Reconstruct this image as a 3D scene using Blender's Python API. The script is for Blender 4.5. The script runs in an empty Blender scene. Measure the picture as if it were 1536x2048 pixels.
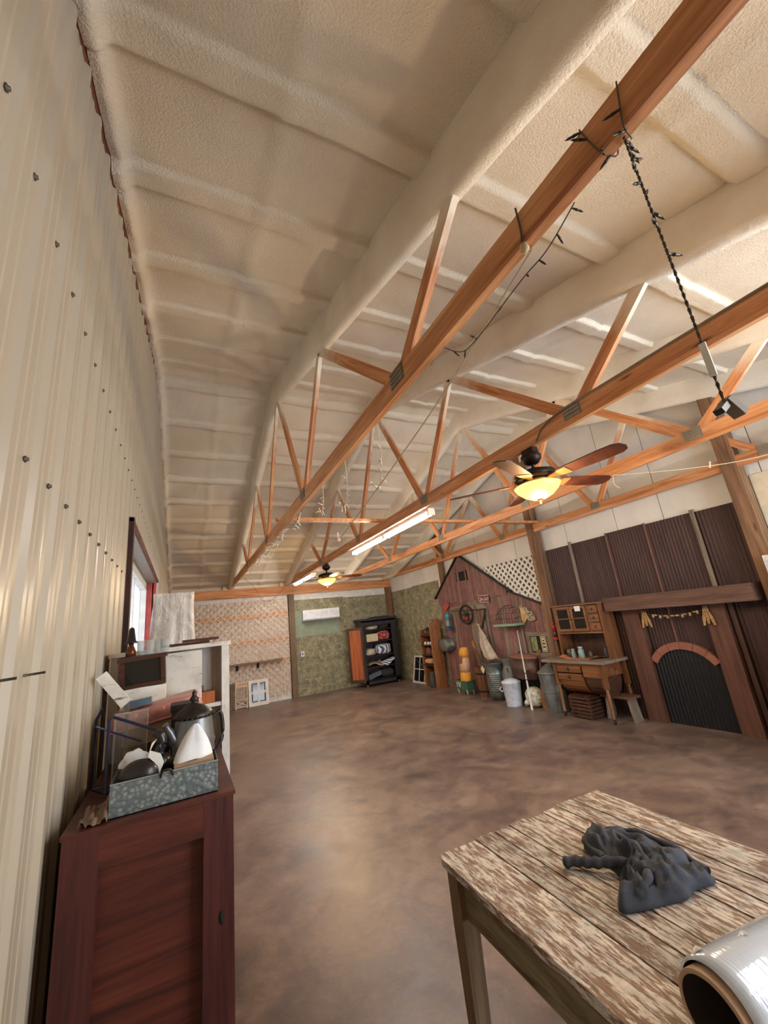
import bpy, math, random
import numpy as np
from mathutils import Vector, Matrix, noise

# ---------------------------------------------------------------- camera, world, daylight, exposure
sc = bpy.context.scene
COL = sc.collection
cam_data = bpy.data.cameras.new('camera')
cam_data.sensor_fit = 'HORIZONTAL'; cam_data.sensor_width = 36.0
cam_data.lens = 18.5814; cam_data.clip_start = 0.02; cam_data.clip_end = 200
cam = bpy.data.objects.new('camera', cam_data)
cam.matrix_world = Matrix(((0.894875, -0.019359, -0.445897, 0.3669),
                           (-0.432508, -0.284207, -0.855666, 0.0),
                           (-0.110162, 0.958568, -0.262702, 1.7336),
                           (0, 0, 0, 1)))
COL.objects.link(cam); sc.camera = cam

world = bpy.data.worlds.new('world'); sc.world = world; world.use_nodes = True
bg = world.node_tree.nodes['Background']
bg.inputs['Color'].default_value = (0.80, 0.88, 1.0, 1); bg.inputs['Strength'].default_value = 1.1

def area_light(name, loc, rot, sx, sy, power, color):
    d = bpy.data.lights.new(name, 'AREA'); d.shape = 'RECTANGLE'; d.size = sx; d.size_y = sy
    d.energy = power; d.color = color
    o = bpy.data.objects.new(name, d); o.location = loc; o.rotation_euler = rot
    COL.objects.link(o); return o
# daylight coming in through the big open doorway of the wall behind the camera
area_light('daylight_doorway', (4.55, -1.74, 1.45), (math.radians(90), 0, 0), 2.9, 2.7, 80, (0.80, 0.90, 1.0))

sc.view_settings.view_transform = 'Standard'; sc.view_settings.look = 'None'
sc.view_settings.gamma = 1.0; sc.view_settings.use_curve_mapping = False
sc.view_settings.exposure = 1.45
sc.cycles.use_denoising = True
sc.cycles.max_bounces = 5; sc.cycles.diffuse_bounces = 4; sc.cycles.glossy_bounces = 3; sc.cycles.transmission_bounces = 3; sc.cycles.transparent_max_bounces = 6
sc.cycles.use_adaptive_sampling = True; sc.cycles.adaptive_threshold = 0.12; sc.cycles.sample_clamp_indirect = 6.0
sc.cycles.caustics_reflective = False; sc.cycles.caustics_refractive = False

# ---------------------------------------------------------------- helpers
random.seed(7)
R = math.radians
def srgb(r, g, b):
    f = lambda c: (c/255/12.92) if c/255 <= 0.04045 else ((c/255+0.055)/1.055)**2.4
    return (f(r), f(g), f(b), 1.0)

class MB:
    """collects shapes, then becomes one mesh object"""
    def __init__(s): s.v = []; s.f = []; s.sm = []
    def add(s, vs, fs, smooth=False):
        n = len(s.v); s.v += [tuple(v) for v in vs]
        for f in fs: s.f.append([i+n for i in f]); s.sm.append(smooth)
        return s
    def box(s, a, b, bev=0.0):
        (x0, y0, z0), (x1, y1, z1) = a, b
        if x0 > x1: x0, x1 = x1, x0
        if y0 > y1: y0, y1 = y1, y0
        if z0 > z1: z0, z1 = z1, z0
        vs = [(x0,y0,z0),(x1,y0,z0),(x1,y1,z0),(x0,y1,z0),(x0,y0,z1),(x1,y0,z1),(x1,y1,z1),(x0,y1,z1)]
        return s.add(vs, [(0,3,2,1),(4,5,6,7),(0,1,5,4),(1,2,6,5),(2,3,7,6),(3,0,4,7)])
    def bar(s, p0, p1, w, h, up=(0,0,1)):
        p0, p1 = Vector(p0), Vector(p1); d = (p1-p0).normalized()
        u = Vector(up); side = d.cross(u)
        if side.length < 1e-4: side = d.cross(Vector((1,0,0)))
        side.normalize(); u2 = side.cross(d).normalized()
        vs = []
        for p in (p0, p1):
            for a, b in ((-1,-1),(1,-1),(1,1),(-1,1)): vs.append(p+side*(a*w/2)+u2*(b*h/2))
        return s.add(vs, [(0,1,2,3),(7,6,5,4),(0,4,5,1),(1,5,6,2),(2,6,7,3),(3,7,4,0)])
    def tube(s, pts, r, n=6, caps=True):
        pts = [Vector(p) for p in pts]; rings = []; rr = r if isinstance(r, (list, tuple)) else [r]*len(pts)
        ref = Vector((0,0,1))
        vs = []; fs = []
        for i, p in enumerate(pts):
            d = (pts[min(i+1, len(pts)-1)]-pts[max(i-1, 0)])
            d = d.normalized() if d.length > 1e-9 else Vector((0,0,1))
            a = d.cross(ref)
            if a.length < 0.05: a = d.cross(Vector((1,0,0)))
            a.normalize(); b = d.cross(a)
            for k in range(n):
                t = 2*math.pi*k/n; vs.append(p+(a*math.cos(t)+b*math.sin(t))*rr[i])
        for i in range(len(pts)-1):
            for k in range(n):
                fs.append((i*n+k, i*n+(k+1) % n, (i+1)*n+(k+1) % n, (i+1)*n+k))
        if caps: fs += [tuple(range(n)), tuple(range(len(pts)*n-1, len(pts)*n-n-1, -1))]
        return s.add(vs, fs, n > 5)
    def lathe(s, prof, c=(0,0,0), n=20, sx=1.0, sy=1.0, axis='Z', smooth=True, caps=True):
        vs = []; fs = []
        for r, z in prof:
            for k in range(n):
                t = 2*math.pi*k/n; x, y = r*math.cos(t)*sx, r*math.sin(t)*sy
                q = (x, y, z) if axis == 'Z' else ((z, x, y) if axis == 'X' else (x, z, y))
                vs.append((c[0]+q[0], c[1]+q[1], c[2]+q[2]))
        for i in range(len(prof)-1):
            for k in range(n): fs.append((i*n+k, i*n+(k+1) % n, (i+1)*n+(k+1) % n, (i+1)*n+k))
        if caps and prof[0][0] > 1e-5: fs.append(tuple(range(n-1, -1, -1)))
        if caps and prof[-1][0] > 1e-5: fs.append(tuple(range((len(prof)-1)*n, len(prof)*n)))
        return s.add(vs, fs, smooth)
    def prism(s, poly, h0, h1, axis='Z'):
        n = len(poly); q = (lambda a, b, h: (a, b, h)) if axis == 'Z' else ((lambda a, b, h: (h, a, b)) if axis == 'X' else (lambda a, b, h: (a, h, b)))
        vs = [q(a, b, h0) for a, b in poly]+[q(a, b, h1) for a, b in poly]
        fs = [tuple(range(n-1, -1, -1)), tuple(range(n, 2*n))]+[(i, (i+1) % n, n+(i+1) % n, n+i) for i in range(n)]
        return s.add(vs, fs)
    def blob(s, c, size, nu=16, nv=10, e=0.6, amp=0.1, fr=3.0, seed=0.0):
        """cushion-like super-ellipsoid with uneven surface"""
        sp = lambda v: math.copysign(abs(v)**e, v)
        vs = []; fs = []
        for j in range(nv+1):
            ph = -math.pi/2+math.pi*j/nv
            for i in range(nu):
                th = 2*math.pi*i/nu
                d = Vector((sp(math.cos(ph))*sp(math.cos(th)), sp(math.cos(ph))*sp(math.sin(th)), sp(math.sin(ph))))
                k = 1+amp*noise.noise(d*fr+Vector((seed, seed*1.7, 3.1)))
                vs.append((c[0]+d.x*size[0]/2*k, c[1]+d.y*size[1]/2*k, c[2]+d.z*size[2]/2*(k if d.z > 0 else 1)))
        for j in range(nv):
            for i in range(nu): fs.append((j*nu+i, j*nu+(i+1) % nu, (j+1)*nu+(i+1) % nu, (j+1)*nu+i))
        return s.add(vs, fs, True)
    def sheet(s, fn, nu, nv, closed=False, smooth=True):
        vs = [fn(i/nu, j/nv) for j in range(nv+1) for i in range(nu+1)]
        fs = [(j*(nu+1)+i, j*(nu+1)+i+1, (j+1)*(nu+1)+i+1, (j+1)*(nu+1)+i) for j in range(nv) for i in range(nu)]
        return s.add(vs, fs, smooth)
    def xf(s, m):
        s.v = [tuple(m @ Vector(v)) for v in s.v]; return s
    def build(s, name, mat, parent=None, world=True, thick=0.0, auto=False):
        me = bpy.data.meshes.new(name); vs = s.v
        if parent is not None and world:
            m = base_matrix(parent).inverted(); vs = [tuple(m @ Vector(v)) for v in vs]
        me.from_pydata(vs, [], s.f); me.polygons.foreach_set('use_smooth', s.sm); me.update()
        if mat: me.materials.append(MAT[mat] if isinstance(mat, str) else mat)
        o = bpy.data.objects.new(name, me); COL.objects.link(o)
        if parent is not None: o.parent = parent
        if thick:
            md = o.modifiers.new('thickness', 'SOLIDIFY'); md.thickness = thick; md.offset = 0
        return o
def base_matrix(o):
    m = o.matrix_basis.copy()
    while o.parent: o = o.parent; m = o.matrix_basis @ m
    return m
def tag(o, label=None, cat=None, group=None, kind=None):
    if label: o['label'] = label
    if cat: o['category'] = cat
    if group: o['group'] = group
    if kind: o['kind'] = kind
    return o
def thing(name, label, cat, loc=(0,0,0), rz=0.0, group=None, kind=None):
    o = bpy.data.objects.new(name, None); o.empty_display_size = 0.1; COL.objects.link(o)
    o.location = loc; o.rotation_euler = (0, 0, rz)
    o.matrix_basis = Matrix.Translation(loc) @ Matrix.Rotation(rz, 4, 'Z')
    return tag(o, label, cat, group, kind)
def inst(src, name, parent, loc, rot=(0,0,0)):
    o = bpy.data.objects.new(name, src.data); COL.objects.link(o); o.parent = parent
    o.location = loc; o.rotation_euler = rot; return o
def bez(pts, n=8):
    """smooth path through points"""
    P = [Vector(p) for p in pts]; out = []
    for i in range(len(P)-1):
        p0, p1, p2, p3 = P[max(i-1, 0)], P[i], P[i+1], P[min(i+2, len(P)-1)]
        for k in range(n):
            t = k/n
            out.append(0.5*((2*p1)+(p2-p0)*t+(2*p0-5*p1+4*p2-p3)*t*t+(3*p1-p0-3*p2+p3)*t**3))
    return out+[P[-1]]

# ---------------------------------------------------------------- materials (all node-based)
MAT = {}
def _mat(name):
    m = bpy.data.materials.new(name); m.use_nodes = True; MAT[name] = m
    nt = m.node_tree; b = nt.nodes['Principled BSDF']; return m, nt, b
def _coords(nt, scale=(1,1,1), rand=False):
    tc = nt.nodes.new('ShaderNodeTexCoord'); mp = nt.nodes.new('ShaderNodeMapping')
    mp.inputs['Scale'].default_value = scale; src = tc.outputs['Object']
    if rand:
        oi = nt.nodes.new('ShaderNodeObjectInfo'); mu = nt.nodes.new('ShaderNodeMath'); mu.operation = 'MULTIPLY'; mu.inputs[1].default_value = 37.0
        nt.links.new(oi.outputs['Random'], mu.inputs[0])
        ad = nt.nodes.new('ShaderNodeVectorMath'); ad.operation = 'ADD'
        nt.links.new(src, ad.inputs[0]); nt.links.new(mu.outputs[0], ad.inputs[1]); src = ad.outputs[0]
    nt.links.new(src, mp.inputs['Vector']); return mp.outputs[0]
def _noise(nt, vec, scale, detail=4, rough=0.6, dist=0.0):
    n = nt.nodes.new('ShaderNodeTexNoise'); n.inputs['Scale'].default_value = scale; n.inputs['Detail'].default_value = detail
    n.inputs['Roughness'].default_value = rough; n.inputs['Distortion'].default_value = dist
    nt.links.new(vec, n.inputs['Vector']); return n.outputs['Fac']
def _ramp(nt, fac, stops, interp='LINEAR'):
    r = nt.nodes.new('ShaderNodeValToRGB'); cr = r.color_ramp; cr.interpolation = interp
    while len(cr.elements) < len(stops): cr.elements.new(0.5)
    for e, (p, c) in zip(cr.elements, stops): e.position = p; e.color = c if len(c) == 4 else (*c, 1)
    nt.links.new(fac, r.inputs['Fac']); return r.outputs['Color']
def _mix(nt, fac, a, b, mode='MIX'):
    m = nt.nodes.new('ShaderNodeMix'); m.data_type = 'RGBA'; m.blend_type = mode
    for k, v in ((0, fac), (6, a), (7, b)):
        if hasattr(v, 'is_linked'): nt.links.new(v, m.inputs[k])
        else: m.inputs[k].default_value = v
    return m.outputs[2]
def _bump(nt, b, h, strength=0.3, dist=0.01):
    n = nt.nodes.new('ShaderNodeBump'); n.inputs['Strength'].default_value = strength; n.inputs['Distance'].default_value = dist
    nt.links.new(h, n.inputs['Height']); nt.links.new(n.outputs[0], b.inputs['Normal'])
def plain(name, c, rough=0.6, metal=0.0, c2=None, scale=8.0, bump=0.0, bscale=60.0, stretch=(1,1,1), rand=False, lo=0.35, hi=0.65, emit=None, estr=0.0, trans=0.0, alpha=1.0, coat=0.0, bdist=0.004):
    m, nt, b = _mat(name); b.inputs['Roughness'].default_value = rough; b.inputs['Metallic'].default_value = metal
    vec = _coords(nt, stretch, rand)
    c2 = c2 or tuple(list(x*0.82 for x in c[:3])+[1])
    col = _ramp(nt, _noise(nt, vec, scale), [(lo, c2), (hi, c)])
    nt.links.new(col, b.inputs['Base Color'])
    if bump: _bump(nt, b, _noise(nt, vec, bscale, 3), bump, bdist)
    if emit: b.inputs['Emission Color'].default_value = emit; b.inputs['Emission Strength'].default_value = estr
    if trans: b.inputs['Transmission Weight'].default_value = trans; b.inputs['IOR'].default_value = 1.3
    if coat: b.inputs['Coat Weight'].default_value = coat
    if alpha < 1: b.inputs['Alpha'].default_value = alpha
    return m
def wood(name, dark, mid, light, axis='Y', rough=0.6, s=1.0, rand=True, knots=0.0, bump=0.15):
    m, nt, b = _mat(name); b.inputs['Roughness'].default_value = rough
    sc_ = {'X': (0.6, 9, 9), 'Y': (9, 0.6, 9), 'Z': (9, 9, 0.6)}[axis]
    vec = _coords(nt, tuple(k*s for k in sc_), rand)
    f1 = _noise(nt, vec, 2.2, 5, 0.65, 0.8)
    col = _ramp(nt, f1, [(0.30, dark), (0.48, mid), (0.70, light)])
    sf = {'X': (1, 30, 30), 'Y': (30, 1, 30), 'Z': (30, 30, 1)}[axis]
    vec2 = _coords(nt, tuple(k*s for k in sf), rand); f2 = _noise(nt, vec2, 3.0, 4, 0.7)
    col = _mix(nt, 0.45, col, _ramp(nt, f2, [(0.3, (0.45,0.45,0.45,1)), (0.6, (1,1,1,1))]), 'MULTIPLY')
    if knots:
        vk = _coords(nt, {'X': (1.2, 5, 5), 'Y': (5, 1.2, 5), 'Z': (5, 5, 1.2)}[axis], rand)
        vo = nt.nodes.new('ShaderNodeTexVoronoi'); vo.inputs['Scale'].default_value = 1.6; nt.links.new(vk, vo.inputs['Vector'])
        col = _mix(nt, _ramp(nt, vo.outputs['Distance'], [(0.05, (knots,)*3+(1,)), (0.13, (0,0,0,1))]), col, tuple(x*0.25 for x in dark[:3])+(1,))
    nt.links.new(col, b.inputs['Base Color']); _bump(nt, b, f2, bump, 0.004); return m
def _vary(nt, col, amt=0.35):
    """each board a little lighter or darker than its neighbours"""
    oi = nt.nodes.new('ShaderNodeObjectInfo'); mr = nt.nodes.new('ShaderNodeMapRange'); mr.inputs['To Min'].default_value = 1-amt*0.6; mr.inputs['To Max'].default_value = 1+amt*0.6
    nt.links.new(oi.outputs['Random'], mr.inputs['Value']); h = nt.nodes.new('ShaderNodeHueSaturation'); nt.links.new(mr.outputs[0], h.inputs['Value']); nt.links.new(col, h.inputs['Color']); return h.outputs[0]
def chipped(name, paint, bare, bare2, axis='Y', amount=0.5, s=1.0, rough=0.65, rand=True, mid=None, width=0.03, al=1.2):
    """flaking paint over wood: paint colour where the stretched noise is high, wood elsewhere"""
    m, nt, b = _mat(name); b.inputs['Roughness'].default_value = rough
    sv = {'X': (al, 9, 9), 'Y': (9, al, 9), 'Z': (9, 9, al)}[axis]
    v1 = _coords(nt, tuple(k*s for k in sv), rand); f = _noise(nt, v1, 2.6, 10, 0.72, 0.4)
    v2 = _coords(nt, tuple(k*s for k in {'X': (1, 26, 26), 'Y': (26, 1, 26), 'Z': (26, 26, 1)}[axis]), rand)
    wcol = _ramp(nt, _noise(nt, v2, 2.0, 5, 0.7), [(0.3, bare2), (0.65, bare)])
    pc = _ramp(nt, _noise(nt, _coords(nt, (3*s,)*3, rand), 2.0, 3), [(0.35, mid or tuple(x*0.8 for x in paint[:3])+(1,)), (0.6, paint)])
    k = _ramp(nt, f, [(amount-width, (0,0,0,1)), (amount+width, (1,1,1,1))])
    col = _mix(nt, k, wcol, pc)
    if rand: col = _vary(nt, col)
    nt.links.new(col, b.inputs['Base Color']); _bump(nt, b, f, 0.35, 0.004); return m

plain('foam', srgb(240,231,214), 0.85, c2=srgb(226,213,192), scale=0.9, bump=0.9, bscale=95, bdist=0.012)
plain('foam_beam', srgb(240,231,214), 0.85, c2=srgb(226,214,194), scale=2.0, bump=0.6, bscale=90, bdist=0.010)
plain('metal_wall', srgb(178,168,152), 0.26, 0.0, c2=srgb(172,162,145), scale=0.5)
plain('screw', srgb(92,86,78), 0.5, 0.6)
plain('rust_brown', srgb(120,66,38), 0.75, c2=srgb(96,48,28), scale=5)
plain('white_panel', srgb(226,222,214), 0.75, c2=srgb(212,208,200), scale=1.5, bump=0.5, bscale=90, bdist=0.006)
plain('white_wall', srgb(232,230,226), 0.8)
plain('cream_wall', srgb(226,212,184), 0.8)
plain('white_paint', srgb(228,226,220), 0.45)
plain('red_paint', srgb(178,66,58), 0.5, c2=srgb(158,56,50))
plain('maroon_trim', srgb(58,26,24), 0.5)
wood('truss_wood', srgb(158,94,54), srgb(202,138,90), srgb(228,172,124), 'Y', 0.6, 0.8, knots=0.85)
wood('beam_wood', srgb(168,100,56), srgb(208,140,88), srgb(230,170,118), 'X', 0.6, 0.8, knots=0.85)
wood('post_wood', srgb(86,60,40), srgb(122,88,60), srgb(154,116,84), 'Z', 0.75, 0.7, knots=0.7)
wood('grey_post', srgb(84,66,50), srgb(110,90,70), srgb(134,112,90), 'Z', 0.8, 0.7)
plain('plate_steel', srgb(150,142,128), 0.5, 0.5, bump=0.5, bscale=30, stretch=(1,6,1))
wood('lath_wood', srgb(192,160,136), srgb(222,194,170), srgb(236,214,194), 'X', 0.7, 0.8)
plain('lath_white', srgb(232,230,222), 0.6)
wood('nailer', srgb(168,118,80), srgb(200,150,108), srgb(220,174,132), 'X', 0.7)
plain('sage', srgb(146,158,136), 0.7)
plain('dark', srgb(24,20,18), 0.8)
plain('black_metal', srgb(30,27,26), 0.4, 0.3)
plain('bronze', srgb(48,34,28), 0.4, 0.6)
plain('glass', srgb(225,235,235), 0.05, alpha=0.28)
plain('dark_glass', srgb(30,30,28), 0.08)
def overspray():
    m, nt, b = _mat('web_wood'); b.inputs['Roughness'].default_value = 0.65
    v = _coords(nt, (9, 9, 0.7), True); f = _noise(nt, v, 2.2, 5, 0.65, 0.8)
    c = _ramp(nt, f, [(0.3, srgb(158,94,54)), (0.5, srgb(202,136,88)), (0.7, srgb(226,168,120))])
    tc = nt.nodes.new('ShaderNodeTexCoord'); sp = nt.nodes.new('ShaderNodeSeparateXYZ'); nt.links.new(tc.outputs['Generated'], sp.inputs[0])
    ad = nt.nodes.new('ShaderNodeMath'); ad.operation = 'MULTIPLY_ADD'; nt.links.new(_noise(nt, _coords(nt, (6,6,3), True), 2.0, 4), ad.inputs[0]); ad.inputs[1].default_value = 0.5
    nt.links.new(sp.outputs['Z'], ad.inputs[2])
    k = nt.nodes.new('ShaderNodeMapRange'); k.inputs['From Min'].default_value = 0.85; k.inputs['From Max'].default_value = 1.2; nt.links.new(ad.outputs[0], k.inputs['Value'])
    nt.links.new(_mix(nt, k.outputs[0], c, srgb(236,222,198)), b.inputs['Base Color'])
overspray()
def floor_mat():
    m, nt, b = _mat('stained_concrete')
    v = _coords(nt); a = _noise(nt, v, 0.75, 8, 0.62, 0.6); c = _noise(nt, v, 2.6, 8, 0.7, 0.4); e = _noise(nt, v, 14, 6, 0.7)
    c1 = _ramp(nt, a, [(0.33, srgb(84,70,66)), (0.5, srgb(118,99,90)), (0.66, srgb(146,128,116))])
    c2 = _ramp(nt, c, [(0.36, srgb(72,62,64)), (0.50, srgb(122,100,88)), (0.64, srgb(154,132,116))])
    col = _mix(nt, 0.5, c1, c2); col = _mix(nt, 0.35, col, _ramp(nt, e, [(0.3, (0.5,0.5,0.5,1)), (0.65, (1,1,1,1))]), 'MULTIPLY')
    # dark blotches left by the acid stain and fine scratches
    bl = _ramp(nt, _noise(nt, v, 1.3, 5, 0.6, 1.0), [(0.54, (0,0,0,1)), (0.70, (0.8,0.8,0.8,1))]); col = _mix(nt, bl, col, srgb(78,66,70))
    wv = nt.nodes.new('ShaderNodeTexNoise'); wv.inputs['Scale'].default_value = 5; wv.inputs['Detail'].default_value = 2; wv.inputs['Distortion'].default_value = 6
    nt.links.new(v, wv.inputs['Vector'])
    scr = _ramp(nt, wv.outputs['Fac'], [(0.497, (0,0,0,1)), (0.5, (0.30,0.30,0.30,1)), (0.503, (0,0,0,1))]); col = _mix(nt, scr, col, srgb(196,176,156))
    nt.links.new(col, b.inputs['Base Color'])
    nt.links.new(_ramp(nt, c, [(0.3, (0.30,)*3+(1,)), (0.7, (0.5,)*3+(1,))]), b.inputs['Roughness']); _bump(nt, b, e, 0.08, 0.004)
floor_mat()
def wallpaper():
    m, nt, b = _mat('leaf_wallpaper'); b.inputs['Roughness'].default_value = 0.7
    v = _coords(nt); base = _ramp(nt, _noise(nt, v, 5, 6, 0.7), [(0.35, srgb(104,100,82)), (0.5, srgb(132,126,102)), (0.66, srgb(158,150,122))])
    spots = _ramp(nt, _noise(nt, v, 14, 4, 0.6, 1.0), [(0.56, (0,0,0,1)), (0.68, (0.75,)*3+(1,))]); col = _mix(nt, spots, base, srgb(192,184,128))
    vo = nt.nodes.new('ShaderNodeTexVoronoi'); vo.feature = 'DISTANCE_TO_EDGE'; vo.inputs['Scale'].default_value = 2.3
    ad = nt.nodes.new('ShaderNodeVectorMath'); ad.operation = 'ADD'; nn = nt.nodes.new('ShaderNodeTexNoise'); nn.inputs['Scale'].default_value = 3; nt.links.new(v, nn.inputs['Vector'])
    sc2 = nt.nodes.new('ShaderNodeVectorMath'); sc2.operation = 'SCALE'; sc2.inputs['Scale'].default_value = 0.35; nt.links.new(nn.outputs['Color'], sc2.inputs[0])
    nt.links.new(v, ad.inputs[0]); nt.links.new(sc2.outputs[0], ad.inputs[1]); nt.links.new(ad.outputs[0], vo.inputs['Vector'])
    vine = _ramp(nt, vo.outputs['Distance'], [(0.008, (0.5,)*3+(1,)), (0.02, (0,0,0,1))]); col = _mix(nt, vine, col, srgb(196,188,144))
    nt.links.new(col, b.inputs['Base Color'])
wallpaper()

# ---------------------------------------------------------------- the room
X0, XR, YN, YF = 0.0, 6.31, -1.80, 11.655
YRIDGE, HALF = 4.94, 6.715
def zceil(y): return 3.07+2.03*(1-abs(y-YRIDGE)/HALF)
def zchord(y): return 2.77+2.03*(1-abs(y-YRIDGE)/HALF)

fl = MB(); fl.box((X0-0.3, YN-0.3, -0.12), (XR+0.3, YF+0.3, 0.0))
tag(fl.build('floor', 'stained_concrete'), 'brown acid-stained concrete floor of the barn room', kind='structure')

PURL = [-1.1, -0.4, 0.42, 1.15, 1.86, 2.6, 3.3, 4.02, 4.70, 5.18, 5.86, 6.5, 7.14, 7.78, 8.42, 9.04, 9.66, 10.26, 10.84, 11.35]
def make_ceiling():
    nx = 150; vs = []; fs = []
    xs = np.sort(np.concatenate([np.linspace(X0, XR, nx-11), [0.012, 0.024, 0.034, 0.05, 0.06, 0.07, XR-0.07, XR-0.06, XR-0.05, XR-0.034, XR-0.024, XR-0.012]])); base = [YN+0.07*k for k in range(int((YF-YN)/0.07))]
    off = (-0.115, -0.10, -0.09, -0.08, -0.07, -0.06, -0.045, 0.0, 0.045, 0.06, 0.07, 0.08, 0.09, 0.10, 0.115)
    ys = sorted([b for b in base if all(abs(b-p) > 0.125 for p in PURL)]+[p+o for p in PURL for o in off if YN < p+o < YF]+[YRIDGE, YF]); ny = len(ys)-1
    for y in ys:
        zb = zceil(y)
        for x in xs:
            w = noise.noise(Vector((x*1.3, y*2.0, 1.0)))
            d = 0.0
            for k, py in enumerate(PURL):
                q = (y-py-0.014*noise.noise(Vector((x*0.9, k*7.3, 0)))-0.005*noise.noise(Vector((x*5, k*3.3, 5))))/1.0
                if abs(q) < 0.13:
                    e = max(0.0, min(1.0, ((0.092 if py < YRIDGE else 0.072)-abs(q))/0.032)); d += 0.042*e*e*(3-2*e)
                    if k > 0 and noise.noise(Vector((x*0.7, k*5.1, 8))) > -0.1: d -= 0.016*math.exp(-((abs(q)-0.10)/0.008)**2)*(1 if (q > 0) == (y < YRIDGE) else 0)
            d += 0.010*w+0.007*noise.noise(Vector((x*5, y*5, 9)))+0.006*noise.noise(Vector((x*14, y*14, 4)))
            # seams of the roof sheets, running up the slope
            for sx in (0.72, 2.25, 3.75, 5.35):
                d += 0.022*math.exp(-((x-sx-0.05*noise.noise(Vector((y*0.8, sx, 2))))/0.035)**2)
            # rounded build-up of foam along the two side walls
            e = min(x-X0, XR-x)
            if e < 0.085:
                k_ = min(1.0, (0.085-e)/0.05); d += 0.085*k_*k_*(3-2*k_)*(1+0.35*noise.noise(Vector((y*6, 3, x)))+0.25*noise.noise(Vector((y*17, 8, x*9))))
            vs.append((x, y, zb-d+0.0))
    for j in range(ny):
        for i in range(nx):
            a = j*(nx+1)+i; fs.append((a, a+nx+1, a+nx+2, a+1))
    m = MB(); m.add(vs, fs, True)
    o = m.build('ceiling', 'foam'); tag(o, 'cream spray-foam underside of the pitched roof with lumpy purlins', kind='structure')
    rf = MB()
    for y0, y1 in ((YN-0.3, YRIDGE), (YRIDGE, YF+0.3)):
        rf.add([(X0-0.5, y0, zceil(y0)+0.06), (XR+0.3, y0, zceil(y0)+0.06), (XR+0.3, y1, zceil(y1)+0.06), (X0-0.5, y1, zceil(y1)+0.06)], [(0,1,2,3)])
    rf.build('roof_deck', 'rust_brown', o)
make_ceiling()

# left wall: ribbed metal sheets hung side by side, one opening
OPY0, OPY1, OPZ0, OPZ1 = 3.30, 6.60, 0.95, 2.62
wl = thing('wall_left', 'tall tan wall of ribbed metal sheets with exposed screws', None, (0, 4.9, 0), kind='structure')
def sheet(y0, y1, zlo, ztop):
    prof = []; y = math.ceil((y0+1e-6)/0.2-0.5)*0.2+0.1-0.2
    pts = [(y0, 0.0)]
    k0 = int(math.floor(y0/0.2))-1
    for k in range(k0, k0+60):
        c = 0.2*k+0.075
        for dy, h in ((-0.026, 0), (-0.012, 0.015), (0.012, 0.015), (0.026, 0), (0.066, 0), (0.072, 0.0025), (0.082, 0.0025), (0.088, 0), (0.118, 0), (0.124, 0.0025), (0.134, 0.0025), (0.140, 0)):
            yy = c+dy
            if y0+1e-4 < yy < y1-1e-4: pts.append((yy, h))
    pts.append((y1, 0.0))
    m = MB(); n = len(pts); vs = []
    for yy, h in pts: vs += [(h, yy, zlo), (h, yy, ztop(yy))]
    m.add(vs, [(2*i, 2*i+1, 2*i+3, 2*i+2) for i in range(n-1)])
    return m.build('metal_sheet', 'metal_wall', wl)
wtop = lambda y: zceil(y)-0.165-0.022*noise.noise(Vector((y*7, 2.0, 0)))-0.012*noise.noise(Vector((y*23, 5.0, 0)))
cuts = [-1.8, -1.0, -0.2, 0.6, 1.4, 2.2, 3.0, OPY0]
for a, b in zip(cuts, cuts[1:]): sheet(a, b, 0, wtop)
cuts = [OPY0, 4.2, 5.0, 5.8, OPY1]
for a, b in zip(cuts, cuts[1:]): sheet(a, b, OPZ1, wtop); sheet(a, b, 0, lambda y: OPZ0)
cuts = [OPY1, 7.4, 8.2, 9.0, 9.8, 10.6, YF]
for a, b in zip(cuts, cuts[1:]): sheet(a, b, 0, wtop)
sm = MB(); sm.lathe([(0.009, 0.0), (0.009, 0.003), (0.005, 0.003), (0.005, 0.008), (0.0, 0.009)], n=8, axis='X')
first = sm.build('screw', 'screw', wl, world=False); first.location = (0.002, 0.82-4.9, 2.92)
for zr, ys in ((2.92, [0.62, 1.01]+[1.21+0.2*k for k in range(30)]), (2.22, [0.8+0.2*k for k in range(13)]+[6.8+0.2*k for k in range(8)])):
    for y in ys: inst(first, 'screw', wl, (0.002, y-4.9, zr))
for y in (1.18, 1.39):
    m = MB(); m.tube([(0.0, y, 1.70), (0.045, y, 1.702)], 0.0035, 6); m.build('nail', 'screw', wl)
bd = MB()
for a, b in ((YN, YRIDGE), (YRIDGE, YF)):
    bd.add([(-0.003, a, zceil(a)-0.30), (-0.003, b, zceil(b)-0.30), (-0.003, b, zceil(b)), (-0.003, a, zceil(a)),
            (-0.03, a, zceil(a)-0.30), (-0.03, b, zceil(b)-0.30), (-0.03, b, zceil(b)), (-0.03, a, zceil(a))], [(0,1,2,3),(7,6,5,4),(3,2,6,7),(0,4,5,1)])
bd.build('edge_board', 'rust_brown', wl)
bk = MB(); bk.box((-0.05, YN, 0), (-0.035, OPY0, 5.0)); bk.box((-0.05, OPY1, 0), (-0.035, YF, 5.0)); bk.box((-0.05, OPY0, OPZ1), (-0.035, OPY1, 5.2)); bk.box((-0.05, OPY0, 0), (-0.035, OPY1, OPZ0))
bk.build('wall_backing', 'rust_brown', wl)

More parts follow.
